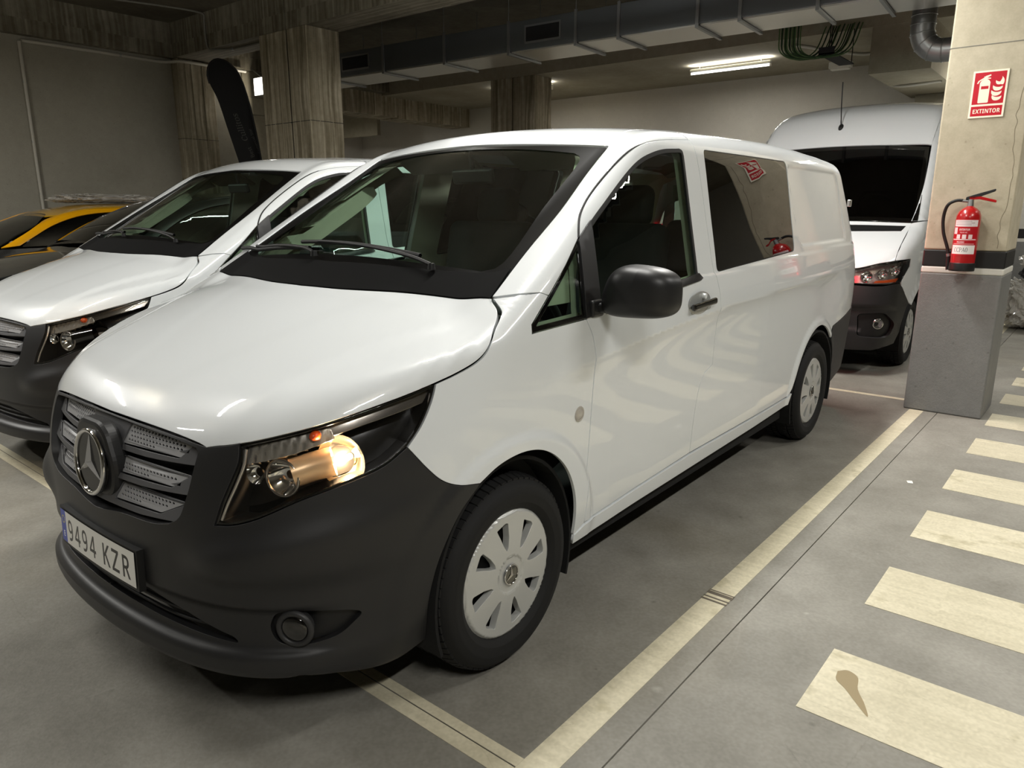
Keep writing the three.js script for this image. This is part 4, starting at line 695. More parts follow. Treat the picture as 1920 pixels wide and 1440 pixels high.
const vN = new Map(); function valueless(x, y, seed) { let n = vN.get(seed); if (!n) vN.set(seed, n = valueNoise(seed + 200, 256)); return n(x, y); }
const floorTex = (() => {                                             // 8 m a side: cloudy grey screed, tyre film, scratches, spots
  const a = fbm(3, 5, 8), b = fbm(31, 5, 48), f = valueNoise(71, 256), sm = fbm(101, 4, 6), R = rng(5), spots = [], N = 2048, scr = new Float32Array(N * N);
  for (let i = 0; i < 420; i++) { const x = R() * N, y = R() * N, r = 1.2 + R() * R() * 5, k = (R() < 0.7 ? -1 : 1) * (8 + R() * 22); for (let dy = -6; dy <= 6; dy++) for (let dx = -6; dx <= 6; dx++) { const d = Math.hypot(dx, dy); if (d < r) scr[(((y + dy) | 0) + N) % N * N + (((x + dx) | 0) + N) % N] += k * (1 - d / r); } }
  for (let i = 0; i < 260; i++) { let x = R() * N, y = R() * N, an = R() * 6.28, n = 20 + R() * 160, k = (R() - 0.55) * 16; for (let j = 0; j < n; j++) { x += Math.cos(an); y += Math.sin(an); an += (R() - 0.5) * 0.05; scr[((y | 0) + 8 * N) % N * N + ((x | 0) + 8 * N) % N] += k; } }
  return dataTex(N, (u, v) => {
    const w = sm(u * 6, v * 6), s = (a(u * 8, v * 8) - 0.5) * 34 + (b(u * 48, v * 48) - 0.5) * 30 + (f(u * 256 * 4, v * 256 * 4) - 0.5) * 12 + scr[((v * N) | 0) * N + ((u * N) | 0)];
    const br = Math.max(0, w - 0.55) * 60; return [139 + s - br * 0.5, 136 + s - br * 0.75, 127 + s - br * 1.25];
  }, true, 1 / 8);
})();
const paintTex = (() => {                                             // worn cream floor paint, 2 m a side
  const a = fbm(13, 5, 6), b = fbm(37, 4, 40), c = valueNoise(57, 128), f = valueNoise(58, 256), R = rng(15), N = 1024, scr = new Float32Array(N * N);
  for (let i = 0; i < 240; i++) { let x = R() * N, y = R() * N, an = 1.5 + (R() - 0.5) * 0.5, n = 10 + R() * 120, k = -(6 + R() * 34); for (let j = 0; j < n; j++) { x += Math.cos(an); y += Math.sin(an); an += (R() - 0.5) * 0.12; scr[((y | 0) + 8 * N) % N * N + ((x | 0) + 8 * N) % N] += k; } }
  return dataTex(N, (u, v) => { const d = Math.max(0, b(u * 40, v * 40) * 0.6 + a(u * 6, v * 6) * 0.6 - 0.66) * 130, s = (a(u * 6, v * 6) - 0.5) * 30 + (f(u * 256, v * 256) - 0.5) * 14 + (c(u * 128, v * 16) - 0.5) * 12 + scr[((v * N) | 0) * N + ((u * N) | 0)] * (0.4 + d / 30); return [214 + s - d, 206 + s - d * 1.02, 180 + s - d * 1.15]; }, true, 0.5);
})();
const fineBump = dataTex(512, (() => { const a = fbm(77, 4, 32), f = valueNoise(78, 256); return (u, v) => { const s = 128 + (a(u * 32, v * 32) - 0.5) * 120 + (f(u * 256, v * 256) - 0.5) * 80; return [s, s, s]; }; })(), false, 1);
const F = {
  floor: std(0xffffff, 0.62, { map: floorTex, bumpMap: fineBump, bumpScale: 0.0012 }),
  joint: std(0x2a2926, 0.9), paint: std(0xffffff, 0.55, { map: paintTex, bumpMap: fineBump, bumpScale: 0.001 }),
  board: std(0xffffff, 0.9, { map: concreteTex(21, [150, 141, 120], 22, { grain: 46, blotch: 22 }) }),
  boardDark: std(0xffffff, 0.9, { map: concreteTex(22, [112, 106, 90], 18, { grain: 26, blotch: 20 }) }),
  column: std(0xffffff, 0.85, { map: concreteTex(23, [182, 173, 151], 20, { blotch: 12 }) }),
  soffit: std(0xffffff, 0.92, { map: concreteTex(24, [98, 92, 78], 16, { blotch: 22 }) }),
  slab: std(0xffffff, 0.92, { map: concreteTex(25, [150, 143, 124], 14, { blotch: 16 }) }),
  plaster: std(0xffffff, 0.9, { map: concreteTex(26, [158, 154, 141], 7, { blotch: 6 }) }),
  white: std(0xffffff, 0.88, { map: concreteTex(27, [196, 192, 182], 5, { blotch: 6 }) }),
  greyPaint: std(0xffffff, 0.5, { map: concreteTex(28, [124, 124, 122], 8, { blotch: 7 }), bumpMap: fineBump, bumpScale: 0.002 }),
  blackPaint: std(0x1b1a1a, 0.45), whitePaint: std(0xd9d6cd, 0.5),
  duct: std(0x6d7173, 0.42, { metalness: 0.75 }), ductPale: std(0xd6d4cc, 0.3, { metalness: 0.85 }), grilleDark: std(0x0b0b0b, 0.8), galv: std(0x9a9c9b, 0.38, { metalness: 0.85 }),
  crack: std(0x7d7562, 0.9), conduit: std(0xbdb9ad, 0.6), conduitGrey: std(0x77746a, 0.7),
};
// ---------------------------------------------------------------- floor: slabs with sawn joints between them, lines painted on top
const TH = 0.0152, uw = (u, w, y = 0) => [u * Math.cos(TH) - w * Math.sin(TH), y, u * Math.sin(TH) + w * Math.cos(TH)];   // the marked grid is turned a little against the vans
const floor = struct('floor', box(-9.2, 12.1, -0.14, -0.012, -14, 11.4), F.joint);
function groundPlate(u0, u1, w0, w1, y0, y1) { const g = new THREE.BoxGeometry(u1 - u0, y1 - y0, w1 - w0, 1, 1, 1).translate((u0 + u1) / 2, (y0 + y1) / 2, (w0 + w1) / 2).rotateY(-TH); return boxUV(g); }
const JW = 1.415, JU = -0.347;
for (const [u0, u1] of [[-9.4, JU - 0.002], [JU + 0.002, 12.2]]) for (const [w0, w1] of [[-14, JW - 0.0025], [JW + 0.0025, 11.4]]) struct('floor_slab', groundPlate(u0, u1, w0, w1, -0.05, 0), F.floor, floor);
const line = (g, name = 'painted_line') => struct(name, g, F.paint, floor);
line(groundPlate(-0.399, 4.49, 1.227, 1.324, 0, 0.0016)); line(groundPlate(4.78, 11.5, 1.227, 1.324, 0, 0.0016));
line(groundPlate(-0.399, -0.3495, -9.2, 1.2265, 0, 0.0016)); line(groundPlate(-0.3445, -0.307, -9.2, 1.2265, 0, 0.0016));
line(groundPlate(4.755, 4.815, -9.2, 1.2, 0, 0.0016));
for (const w of [-1.35, -4.02, -6.65]) line(groundPlate(-0.306, 4.7, w - 0.05, w + 0.05, 0, 0.0016));
for (let k = -4; k < 14; k++) { const u = 0.809 + k * 0.78765; line(groundPlate(u - 0.3972, u, 1.742, 4.4, 0, 0.0018), 'crossing_stripe'); }
// dark tyre scuffs across the parking line and a stain on the nearest stripe
for (const [u, d] of [[0.83, 0.012], [0.855, 0.01], [0.885, 0.022], [0.912, 0.008]]) struct('tyre_scuff', groundPlate(u, u + d, 1.222, 1.329, 0.0016, 0.0021), std(0x6b6357, 0.8), floor);
const blotG = (pts, y) => { const g = new THREE.ShapeGeometry(new THREE.Shape(smooth([...pts, pts[0]], 5).map((p) => new THREE.Vector2(...p)))); const p = g.attributes.position; for (let i = 0; i < p.count; i++) p.setXYZ(i, ...uw(p.getX(i), p.getY(i), y)); g.computeVertexNormals(); const ix = g.index.array; for (let i = 0; i < ix.length; i += 3) { const t = ix[i]; ix[i] = ix[i + 1]; ix[i + 1] = t; } g.computeVertexNormals(); return g; };
struct('shoe_mark', blotG([[0.68, 1.79], [0.705, 1.815], [0.69, 1.85], [0.62, 1.87], [0.56, 1.905], [0.5, 1.93], [0.55, 1.88], [0.6, 1.835], [0.63, 1.8]], 0.0024), std(0x9d8d6c, 0.7), floor);
single('paper_scrap', extr(rounded([[-0.022, -0.012], [0.024, -0.016], [0.02, 0.014], [-0.018, 0.016]], 0.004), 0.002).rotateX(-Math.PI / 2).rotateY(0.4).translate(2.741, 0.001, 1.625), std(0xe9e7e0, 0.8), 'small scrap of white paper lying on the grey floor', 'paper');

// ---------------------------------------------------------------- walls, ceiling, beams
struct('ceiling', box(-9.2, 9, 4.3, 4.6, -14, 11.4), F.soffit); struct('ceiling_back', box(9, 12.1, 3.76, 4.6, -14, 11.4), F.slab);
const wl = struct('wall_left', [box(-9.2, 5.75, 1.22, 4.3, -9.9, -9.62)], F.plaster);
struct('wall_band', box(-9.2, 5.752, 1.1, 1.22, -9.9, -9.619), F.blackPaint, wl); struct('wall_stripe', box(-9.2, 5.752, 1.05, 1.1, -9.9, -9.6185), F.whitePaint, wl); struct('wall_base', box(-9.2, 5.752, 0, 1.05, -9.9, -9.619), F.greyPaint, wl);
const wb = struct('wall_back', box(11.7, 12.0, 1.22, 4.3, -14, 11.4), F.white);
struct('wall_band', box(11.699, 12.0, 1.08, 1.22, -14, 11.4), F.blackPaint, wb); struct('wall_stripe', box(11.6985, 12.0, 1.03, 1.08, -14, 11.4), F.whitePaint, wb); struct('wall_base', box(11.699, 12.0, 0, 1.03, -14, 11.4), F.greyPaint, wb);
struct('wall_right', box(-9.2, 12.1, 0, 4.6, 11, 11.4), F.plaster); struct('wall_front', box(-9.5, -9.2, 0, 4.6, -14, 11.4), F.plaster); struct('wall_far', box(5.75, 12, 0, 4.6, -14.2, -13.6), F.white); struct('wall_end', box(5.55, 5.75, 0, 4.6, -14, -9.9), F.white);
// beams; the one over the columns is split by an expansion joint
struct('beam_cross', [box(4.5, 5.03, 3.8, 4.3, -9.6, -6.515), box(4.5, 5.03, 3.8, 4.3, -6.495, 11)], F.boardDark);
struct('beam_wall', box(-9.2, 9, 3.8, 4.3, -10.1, -9.49), F.boardDark);
struct('beam_wall_back', [box(5.9, 9.4, 3.38, 3.8, -10.3, -9.73), box(9.4, 9.46, 3.42, 3.78, -10.3, -9.74), box(9.46, 11.7, 3.36, 3.78, -10.3, -9.73)], F.board);
struct('beam_low_back', box(10.4, 10.5, 3.2, 3.62, -13.6, -11.5), F.slab);
struct('beam_right_back', [box(9.02, 11.7, 3.2, 3.77, -0.42, 0.3)], F.slab);
struct('beam_drop', box(4.48, 4.98, 3.8, 4.3, 1.2, 1.8), F.boardDark);
function column(name, parts, mat, label, x, z) { const t = thing(name, label, 'column', [x, 0, z]); for (const [n, g, m] of parts) part(n, g, m ?? mat, t); return t; }
{ // the near column: bare above, black band, white stripe, grey foot
  const a = TH * 0, t = thing('concrete_column', 'bare concrete column at right with black, white and grey painted foot', 'column', [4.48, 0, 1.247]); t.rotation.y = -0.02;
  const bx = (y0, y1, r, m, n, e = 0) => part(n, box(-e, 0.5 + e, y0, y1, -e, 0.52 + e, r), m, t);
  bx(1.222, 4.3, 0.014, F.column, 'shaft'); bx(1.1, 1.224, 0.012, F.blackPaint, 'black_band', 0.0008); bx(1.053, 1.102, 0.012, F.whitePaint, 'white_stripe', 0.0011); bx(0.0, 1.056, 0.014, F.greyPaint, 'painted_foot', 0.0006);
  part('pour_joint', box(-0.0012, 0.5012, 2.598, 2.604, -0.0012, 0.5212), F.conduitGrey, t); { const R = rng(4), c = []; for (let i = 0; i <= 26; i++) c.push([0.0008, 2.4 - i * 0.0445, 0.466 + (R() - 0.5) * 0.02 + 0.014 * Math.cos(i * 0.4)]); part('corner_crack', tube(c, 0.0022, 80, 5), F.crack, t); }
}
{ // double column with its joint
  const t = thing('board_marked_column', 'board-marked double concrete column behind the roof of the left white van', 'column', [4.5, 0, -6.6]);
  part('shaft', box(0, 0.53, 0, 3.8, 0.115, 0.53, 0.012), F.board, t); part('shaft', box(0, 0.53, 0, 3.8, -0.52, 0.085, 0.012), F.board, t); part('joint_filler', box(0.02, 0.51, 0, 3.79, 0.085, 0.115), F.joint, t); part('pour_joint', box(-0.001, 0.531, 2.64, 2.648, -0.521, 0.531), F.joint, t);
  for (const z of [-0.38, -0.27, -0.1, 0.3, 0.52]) part('board_ridge', box(-0.005, 0.01, 0, 3.79, z - 0.006, z + 0.004, 0.003), F.board, t); for (const x of [0.14, 0.35]) part('board_ridge', box(x, x + 0.01, 0, 3.79, 0.525, 0.535, 0.003), F.board, t);
}
{ const t = thing('dark_column', 'dark double column under the duct with one lit pale side', 'column', [9, 0, -6.3]); part('shaft', box(0, 0.49, 0, 3.76, -0.5, -0.01, 0.012), F.board, t); part('shaft', box(0, 0.49, 0, 3.76, 0.015, 0.51, 0.012), F.board, t); }
{ const t = thing('wall_pilaster', 'board-marked concrete pilaster standing against the grey left wall', 'column', [4.53, 0, -9.62]); part('shaft', box(0, 0.59, 0, 3.8, 0, 0.2, 0.012), F.board, t); for (const x of [0.12, 0.22, 0.4]) part('board_ridge', box(x, x + 0.012, 0, 3.79, 0.196, 0.206, 0.003), F.board, t); part('pour_joint', box(-0.001, 0.591, 2.6, 2.607, 0, 0.2012), F.joint, t); }
{ const t = thing('end_column', 'pale lit column below the small square lamp at wall end', 'column', [5.75, 0, -9.95]); part('shaft', box(0, 0.5, 0, 3.1, 0, 0.36, 0.012), F.slab, t); part('capital', box(-0.03, 0.53, 3.1, 3.38, -0.03, 0.39, 0.01), F.slab, t); part('upper_shaft', box(0, 0.5, 3.38, 3.8, 0, 0.36, 0.012), F.slab, t); }
{ const t = thing('back_column', 'short stretch of pale column under the beam at back right', 'column', [11.35, 0, -0.3]); part('shaft', box(0, 0.349, 0, 3.2, 0, 0.45, 0.012), F.slab, t); }
// ---------------------------------------------------------------- ventilation duct under the ceiling
{
  const t = thing('ventilation_duct', 'rectangular grey metal ventilation duct running under the ceiling', 'duct', [6.55, 0, 0]); t.rotation.y = 0.055;
  const z0 = -9.4, z1 = 5.9, cuts = [z0, -7.7, -6.52, -5.32, -4.21, -3.19, -2.6, -1.62, -1.14, -0.34, 0.25, 1.3, 2.5, 3.7, 4.9, z1];
  for (let i = 0; i < cuts.length - 1; i++) { const a = cuts[i] + 0.004, b = cuts[i + 1] - 0.004, off = i % 2 ? 0.004 : 0; part('duct_section', box(off, 0.72, 3.52 + off, 3.87 - off, a, b, 0.006), F.duct, t); part('underside_sheet', box(0.03, 0.7, 3.505, 3.522, a + 0.02, b - 0.02), F.ductPale, t);
    if (i) { part('flange', [box(-0.022, 0.0, 3.5, 3.89, a - 0.02, a + 0.016), box(-0.022, 0.75, 3.475, 3.5, a - 0.02, a + 0.016)], F.galv, t); part('hanger_rod', [rod([-0.012, 3.89, a], [-0.012, 4.3, a], 0.005), rod([0.735, 3.5, a], [0.735, 4.3, a], 0.005)], F.galv, t); } }
  const grille = (c, w, h) => { const g = new THREE.Group(); g.name = 'air_grille'; t.add(g); part('frame', [box(-0.012, 0.004, 3.695 - h / 2 - 0.025, 3.695 + h / 2 + 0.025, c - w / 2 - 0.025, c + w / 2 + 0.025)], F.galv, g); part('opening', box(-0.014, 0, 3.695 - h / 2, 3.695 + h / 2, c - w / 2, c + w / 2), F.grilleDark, g); for (let k = 0; k < 6; k++) part('slat', box(-0.018, -0.012, 3.695 - h / 2 + (k + 0.5) * h / 6 - 0.003, 3.695 - h / 2 + (k + 0.5) * h / 6 + 0.003, c - w / 2, c + w / 2), F.grilleDark, g); };
  grille(-7.12, 0.56, 0.17); grille(-3.68, 0.5, 0.17); grille(0.55, 0.55, 0.17);
}
{ // spiral duct dropping from it
  const t = thing('spiral_duct', 'round spiral metal duct elbow beside the right concrete column', 'duct', [7.6, 0, 0.42]);
  const pts = []; for (let i = 0; i <= 8; i++) pts.push([0.1, 3.62 - i * 0.03, 0.0]); for (let i = 1; i <= 10; i++) { const a = i / 10 * Math.PI / 2; pts.push([0.1, 3.38 - 0.22 * Math.sin(a), 0.22 * (1 - Math.cos(a))]); } pts.push([0.1, 3.16, 0.6]);
  part('elbow', tube(pts, 0.12, 60, 24), F.galv, t);
  for (const [i, p] of pts.entries()) if (i % 3 === 0 && i) { const q = pts[Math.min(i + 1, pts.length - 1)], o = pts[i - 1], d = V3(q[0] - o[0], q[1] - o[1], q[2] - o[2]).normalize(); const r = new THREE.TorusGeometry(0.122, 0.006, 6, 28); r.applyQuaternion(new THREE.Quaternion().setFromUnitVectors(V3(0, 0, 1), d)).translate(...p); part('seam_ring', r, F.galv, t); }
}
// ---------------------------------------------------------------- cables, tray and conduits
{
  const t = thing('cable_bundle', 'bundle of green cables hanging from under the duct', 'cable', [8.0, 0, -1.1]), R = rng(9), g = [[], []];
  for (let i = 0; i < 16; i++) { const z = -0.13 + i * 0.016, x = (R() - 0.5) * 0.1, s = 0.25 + i * 0.012; g[i % 3 ? 0 : 1].push(tube([[x, 3.75, z], [x, 3.55, z], [x + 0.02, 3.42, z + 0.01], [x + 0.06, 3.34, z + 0.1], [x + 0.1, 3.31, z + s], [x + 0.3, 3.42, z + s + 0.1], [x + 0.6, 3.75, z + s + 0.12]], 0.008, 30, 5)); }
  part('green_cable', g[0], std(0x1f3b1c, 0.7), t); part('pale_cable', g[1], std(0x4c6a3c, 0.7), t);
}
single('cable_tray', [box(8.1, 9.0, 3.34, 3.352, -0.78, -0.6), rod([8.3, 3.35, -0.72], [8.3, 3.76, -0.72], 0.006), rod([8.95, 3.35, -0.62], [8.95, 3.76, -0.62], 0.006), box(8.1, 8.115, 3.34, 3.42, -0.78, -0.6), rod([8.25, 3.35, -0.68], [8.22, 4.3, -0.68], 0.006)], F.grilleDark, 'short black cable tray with bent brackets beside green cables', 'cable tray');
function conduit(pts, r, label, clips = [], mat = F.conduit) { const q0 = pts[0], o = tube(pts.map((p) => p.map((v, i) => v - q0[i])), r, pts.length * 12, 8), t = thing('conduit_pipe', label, 'pipe', pts[0]); part('pipe', o, mat, t); for (const c of clips) part('pipe_clip', box(-0.02, 0.02, -0.02, 0.02, -0.02, 0.02, 0.006).translate(c[0] - q0[0], c[1] - q0[1], c[2] - q0[2]), F.galv, t); }
conduit([[2.42, 3.72, -9.59], [2.42, 3.7, -9.59], [2.42, 2.5, -9.59], [2.42, 0.6, -9.59]], 0.022, 'pale vertical pipe running down the grey left wall', [[2.42, 2.42, -9.595], [2.42, 1.72, -9.595], [2.42, 3.2, -9.595]]);
conduit([[2.45, 3.735, -9.59], [3.4, 3.738, -9.59], [4.4, 3.74, -9.59], [4.5, 3.745, -9.5], [4.58, 3.75, -9.39], [5.2, 3.75, -9.39], [5.7, 3.75, -9.39]], 0.024, 'pale horizontal pipe along the top of the left wall', [[3.1, 3.74, -9.6], [3.75, 3.74, -9.6], [4.9, 3.755, -9.4]]);
conduit([[2.6, 4.28, -8.95], [4.4, 4.28, -8.45], [4.485, 4.26, -8.44], [4.485, 4.2, -8.44], [4.485, 3.85, -8.43], [4.5, 3.79, -8.4], [4.6, 3.788, -8.3], [4.7, 3.788, -8.1], [4.72, 3.788, -7.12]], 0.014, 'thin grey conduit crossing the ceiling and beam at left', [[4.7, 3.79, -8.1]], F.conduitGrey);
conduit([[9.35, 3.735, -1.5], [10.6, 3.735, -0.9], [10.62, 3.72, -0.47], [10.5, 3.5, -0.44], [10.3, 3.25, -0.43], [10.2, 3.19, -0.3], [10.1, 3.19, 0.25]], 0.02, 'pale conduit bent round the beam at back right');
{ const t = thing('emergency_light', 'small white box light on the ceiling edge at back right', 'light', [11.1, 3.76, -1.36]); part('housing', box(-0.06, 0.06, -0.1, 0, -0.17, 0.17, 0.015), std(0xdad8d0, 0.5), t); part('diffuser', box(-0.05, 0.05, -0.125, -0.1, -0.14, 0.14, 0.01), std(0xf0eee6, 0.4), t); }
{ const t = thing('square_lamp', 'small square glowing lamp hung near the double column', 'lamp', [5.86, 3.5, -9.2]); part('housing', box(-0.05, 0.13, -0.13, 0.15, -0.13, 0.13, 0.01), std(0xb0b0aa, 0.5), t); part('hanger', rod([0.04, 0.15, 0], [0.04, 0.32, -0.3], 0.012), F.galv, t);
  part('glowing_face', box(-0.064, -0.05, -0.125, 0.145, -0.125, 0.125), new THREE.MeshStandardMaterial({ color: 0xffffff, emissive: 0xfffaf0, emissiveIntensity: 2.2 }), t); const L = new THREE.PointLight(0xfff6e6, 0.4); L.position.set(-0.1, 0, 0.0); L.castShadow = true; t.add(L); }
// ---------------------------------------------------------------- sign and extinguisher on the near column
const signTex = canvasTex(420, 630, (c, w, h) => {
  c.fillStyle = '#f2ecd8'; c.fillRect(0, 0, w, h); c.fillStyle = '#c01026'; c.fillRect(24, 24, w - 48, 424); c.fillRect(24, 474, w - 48, 132);
  c.fillStyle = '#f2ecd8'; c.font = 'bold 78px sans-serif'; c.textAlign = 'center'; c.textBaseline = 'middle'; c.save(); c.translate(w / 2, 542); c.scale(330 / c.measureText('EXTINTOR').width, 1); c.fillText('EXTINTOR', 0, 0); c.restore();
  c.beginPath(); c.roundRect(92, 150, 124, 280, 12); c.fill(); c.beginPath(); c.moveTo(92, 165); c.quadraticCurveTo(104, 118, 154, 112); c.quadraticCurveTo(206, 118, 216, 165); c.fill(); c.fillRect(134, 78, 40, 46);
  c.beginPath(); c.moveTo(134, 92); c.lineTo(70, 132); c.lineTo(56, 168); c.lineTo(72, 170); c.lineTo(88, 140); c.lineTo(140, 110); c.fill(); c.beginPath(); c.moveTo(150, 72); c.lineTo(212, 56); c.lineTo(214, 74); c.lineTo(170, 96); c.lineTo(216, 100); c.lineTo(214, 116); c.lineTo(160, 112); c.fill();
  c.fillStyle = '#c01026'; c.fillRect(112, 206, 88, 40); c.fillStyle = '#f2ecd8';
  for (const [x, y, s] of [[262, 380, 1], [250, 316, 1.05], [262, 250, 1.0], [286, 176, 0.8]]) { c.beginPath(); c.moveTo(x - 8 * s, y - 46 * s); c.bezierCurveTo(x + 10 * s, y - 20 * s, x + 70 * s, y - 4 * s, x + 104 * s, y - 32 * s); c.bezierCurveTo(x + 112 * s, y + 10 * s, x + 70 * s, y + 40 * s, x + 20 * s, y + 26 * s); c.bezierCurveTo(x - 8 * s, y + 12 * s, x - 14 * s, y - 20 * s, x - 8 * s, y - 46 * s); c.fill(); }
  c.beginPath(); c.moveTo(330, 160); c.bezierCurveTo(352, 120, 350, 110, 346, 92); c.bezierCurveTo(378, 120, 386, 160, 372, 196); c.bezierCurveTo(356, 214, 330, 196, 330, 160); c.fill();
});
const onColumn = (y, z, x = 0) => { const c = Math.cos(-0.02), s = Math.sin(-0.02), lx = x, lz = z - 1.247; return [4.48 + lx * c + lz * s, y, 1.247 - lx * s + lz * c]; };
{ const t = thing('fire_sign', 'red and white extinguisher sign reading EXTINTOR on concrete column', 'sign', onColumn(2.28, 1.518, -0.004), -0.02); part('backing', box(-0.002, 0.003, -0.153, 0.153, -0.104, 0.104), std(0xe9e2cc, 0.4), t); const g = new THREE.PlaneGeometry(0.208, 0.306).rotateY(-Math.PI / 2).translate(-0.0032, 0, 0); part('sign_face', g, std(0xffffff, 0.35, { map: signTex }), t); }
const labelTex = canvasTex(512, 512, (c, w, h) => {
  c.fillStyle = '#b51420'; c.fillRect(0, 0, w, h); c.fillStyle = '#e8dcdc'; c.fillRect(20, 12, 470, 92); c.fillStyle = '#a98b8d'; for (let i = 0; i < 3; i++) c.fillRect(60, 26 + i * 24, 300 + (i % 2) * 60, 8);
  c.fillStyle = '#f0d8d8'; c.font = 'bold 40px sans-serif'; c.fillText('EXTINTOR', 150, 160); c.font = '26px sans-serif'; c.fillText('POLVO ABC', 170, 196); c.fillRect(20, 118, 90, 92); for (let i = 0; i < 3; i++) { c.fillRect(110 + i * 110, 216, 72, 60); } c.fillRect(20, 280, 470, 14); c.font = 'bold 34px sans-serif'; c.fillText('PELIGRO', 130, 335); c.fillRect(40, 346, 420, 6);
  c.fillStyle = '#efe9e6'; c.fillRect(20, 366, 470, 126); c.strokeStyle = '#4d4646'; c.lineWidth = 6; c.font = '84px serif'; c.fillStyle = '#4d4646'; c.fillText('CCPA0', 90, 460);
});
{ const t = thing('fire_extinguisher', 'red fire extinguisher with black hose hung on the concrete column', 'fire extinguisher', onColumn(1.085, 1.52, -0.095), -0.02); t.scale.setScalar(0.96);
  const red = phys(0xa80d12, 0.28, { clearcoat: 0.8 }), prof = [[0, 0.02], [0.07, 0.02], [0.079, 0.03], [0.08, 0.06], [0.08, 0.38], [0.078, 0.4], [0.066, 0.43], [0.045, 0.45], [0.025, 0.462], [0.02, 0.47], [0, 0.47]].map((p) => new THREE.Vector2(...p));
  part('cylinder', new THREE.LatheGeometry(prof, 40), red, t); part('foot_ring', new THREE.LatheGeometry([[0.06, 0], [0.083, 0], [0.0845, 0.01], [0.0845, 0.055], [0.08, 0.06]].map((p) => new THREE.Vector2(...p)), 40), M.blackPlastic, t, 'black foot ring');
  part('label', new THREE.CylinderGeometry(0.0806, 0.0806, 0.26, 30, 1, true, Math.PI * 1.5 - 1.15, 2.3).translate(0, 0.245, 0), std(0xffffff, 0.35, { map: labelTex }), t, 'printed label');
  part('valve', [new THREE.CylinderGeometry(0.018, 0.022, 0.05, 18).translate(0, 0.49, 0), rod([0, 0.5, 0], [0, 0.505, -0.055], 0.011)], F.galv, t);
  part('upper_lever', extr(rounded([[-0.03, 0], [0.02, 0.012], [0.14, 0.062], [0.142, 0.074], [0.015, 0.034], [-0.03, 0.018]], 0.004), 0.022, 0.003).rotateY(-Math.PI / 2).translate(0.011, 0.51, 0), M.blackPlastic, t); part('lower_lever', extr(rounded([[-0.01, 0.0], [0.05, 0.006], [0.155, -0.018], [0.155, -0.006], [0.05, 0.022], [-0.01, 0.02]], 0.004), 0.022, 0.003).rotateY(-Math.PI / 2).translate(0.011, 0.512, 0), red, t);
  part('hose', tube([[0, 0.507, -0.05], [0.0, 0.507, -0.09], [0.0, 0.48, -0.14], [0.02, 0.4, -0.165], [0.03, 0.28, -0.155], [0.035, 0.16, -0.115], [0.035, 0.1, -0.1]], 0.0115, 40, 10), M.rubber, t); part('nozzle', [rod([0.035, 0.105, -0.101], [0.035, 0.0, -0.094], 0.015, 14)], M.blackPlastic, t); part('hose_ferrule', rod([0.035, 0.12, -0.104], [0.035, 0.1, -0.1], 0.016, 14), F.galv, t);
  part('wall_bracket', box(0.06, 0.092, 0.36, 0.43, -0.03, 0.03, 0.004), F.galv, t); }
// ---------------------------------------------------------------- feather banner
{ const t = thing('feather_banner', 'black feather banner with faint lettering leaning beside double column', 'banner', [4.9, 0, -7.6]);
  const out = loop(smooth([[-0.57, 2.2], [-0.69, 2.6], [-0.81, 3.0], [-0.9, 3.18], [-0.92, 3.3], [-0.88, 3.42], [-0.78, 3.5], [-0.65, 3.5], [-0.5, 3.42], [-0.41, 3.28]], 5), smooth([[-0.41, 3.28], [-0.31, 2.95], [-0.23, 2.5], [-0.17, 2.0], [-0.08, 1.2], [-0.02, 0.6]], 5), [[-0.18, 0.6]], smooth([[-0.18, 0.6], [-0.36, 1.4], [-0.57, 2.2]], 5));
  const bt = canvasTex(512, 1024, (c, w, h) => { c.fillStyle = '#131313'; c.fillRect(0, 0, w, h); c.save(); c.translate(250, 360); c.rotate(-1.95); c.scale(1, 1.1); c.fillStyle = '#50504b'; c.font = 'italic 56px serif'; c.fillText('Cullitos', -190, 20); c.font = '40px sans-serif'; c.fillText('Best', -310, 20); c.font = '28px sans-serif'; c.fillStyle = '#5a5a55'; c.fillText('Comercial Star', -300, 74); c.restore(); });
  const g = extr(out, 0.006).rotateY(0), p = g.attributes.position, uv = g.attributes.uv; for (let i = 0; i < p.count; i++) uv.setXY(i, p.getX(i) + 1.05, (p.getY(i) - 1.5) / 2); part('fabric', g, std(0xffffff, 0.85, { map: bt }), t);
  part('pole', tube([[0.02, 0.02, 0.01], [-0.085, 1.2, 0.003], [-0.175, 2.0, 0.003], [-0.235, 2.5, 0.003], [-0.315, 2.95, 0.003], [-0.415, 3.28, 0.003], [-0.505, 3.425, 0.003], [-0.65, 3.505, 0.003], [-0.78, 3.505, 0.003], [-0.885, 3.425, 0.003], [-0.925, 3.3, 0.003], [-0.905, 3.18, 0.003]], 0.014, 80, 8), M.rubber, t); part('base_plate', box(-0.15, 0.2, 0, 0.03, -0.18, 0.18, 0.01), M.steel, t); }
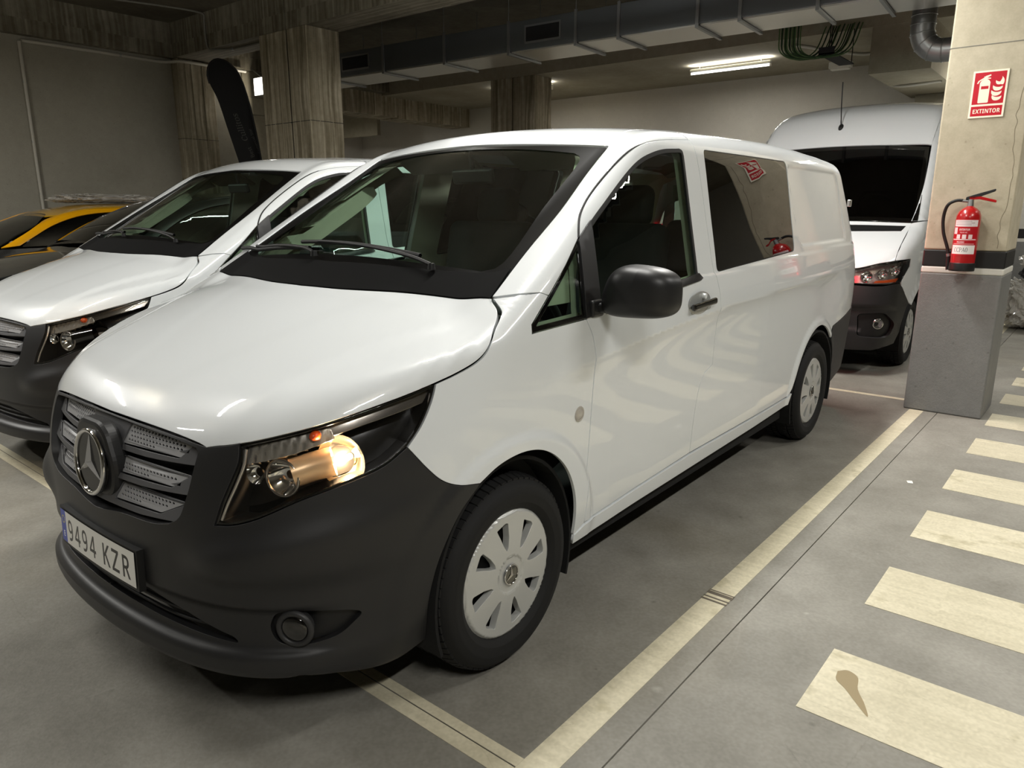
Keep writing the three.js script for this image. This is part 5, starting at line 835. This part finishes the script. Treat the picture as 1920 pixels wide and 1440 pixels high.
// ---------------------------------------------------------------- things wrapped in clear film
function crumpled(seed, w, h, d, amp) { const g = new THREE.IcosahedronGeometry(1, 24), n = fbm(seed, 4), p = g.attributes.position; for (let i = 0; i < p.count; i++) { const x = p.getX(i), y = p.getY(i), z = p.getZ(i), q = (v) => Math.sign(v) * Math.abs(v) ** 0.6, s = 1 + (Math.abs(n(x * 4 + 9, y * 4 + z * 3 + 9) - 0.5) * 2 - 0.4) * amp + (Math.abs(n(z * 9 + 30, y * 9 + x * 7 + 30) - 0.5) * 2 - 0.4) * amp * 0.5; p.setXYZ(i, q(x) * w * s, Math.max(-h, q(y) * h * s), q(z) * d * s); } g.computeVertexNormals(); return g; }
const film = phys(0xe6e4de, 0.16, { transmission: 0.5, ior: 1.4, clearcoat: 1 });
{ const t = thing('wrapped_bundle', 'heap of goods wrapped in clear plastic behind the right column', 'bundle', [9.75, 0, 1.78]); part('plastic_wrap', crumpled(61, 0.36, 0.34, 0.42, 0.35).translate(0, 0.341, 0), film, t); part('contents', crumpled(63, 0.3, 0.28, 0.36, 0.2).translate(0, 0.3, 0), std(0x8f8878, 0.9), t); part('black_pad', crumpled(62, 0.22, 0.08, 0.3, 0.2).translate(-0.1, 0.72, 0.02), M.rubber, t); part('top_wrap', crumpled(64, 0.3, 0.1, 0.34, 0.4).translate(0, 0.87, 0.02), film, t); }
{ const t = thing('roof_bundle', 'low bundle wrapped in clear film lying on the taxi roof', 'bundle', [2.55, 1.585, -7.9]); part('plastic_wrap', crumpled(71, 0.62, 0.06, 0.3, 0.3).translate(0, 0.055, 0), film, t); part('contents', crumpled(73, 0.5, 0.04, 0.24, 0.3).translate(0, 0.042, 0), std(0x6a5b4c, 0.8), t); }
// ---------------------------------------------------------------- ceiling tubes: a glowing tube under a white batten hung on rods, and its light just below (and, weaker, above)
const tubeGlow = new THREE.MeshStandardMaterial({ color: 0xffffff, emissive: TUBE_WHITE, emissiveIntensity: 3, roughness: 0.5 });
TUBES.forEach(([x, y, z, along, k, label]) => {
  const t = thing('tube_lamp', label, 'lamp', [x, y, z], along === 'z' ? Math.PI / 2 : 0, 'ceiling tube lamps'), top = (x > 9 ? 3.76 : 4.3) - y;
  part('batten', box(-0.66, 0.66, 0.0, 0.045, -0.03, 0.03, 0.01), std(0xcfcfca, 0.5), t);
  for (const e of [-0.5, 0.5]) part('hanger_rod', rod([e, 0.04, 0], [e, top, 0], 0.004), F.galv, t);
  part('tube', new THREE.CylinderGeometry(0.016, 0.016, 1.28, 16).rotateZ(Math.PI / 2).translate(0, -0.02, 0), tubeGlow, t); for (const e of [-0.65, 0.65]) part('end_cap', box(e - 0.01, e + 0.01, -0.04, 0, -0.02, 0.02, 0.004), std(0xdedcd4, 0.5), t);
  for (const [d, s] of [[-1, 1], [1, UP_SHARE]]) { const L = new THREE.RectAreaLight(TUBE_WHITE, TUBE_POWER * k * s, 1.28, 0.1); L.position.set(0, d < 0 ? -0.045 : 0.055, 0); L.rotation.x = d * Math.PI / 2; t.add(L); }
});
renderer.render(scene, camera);
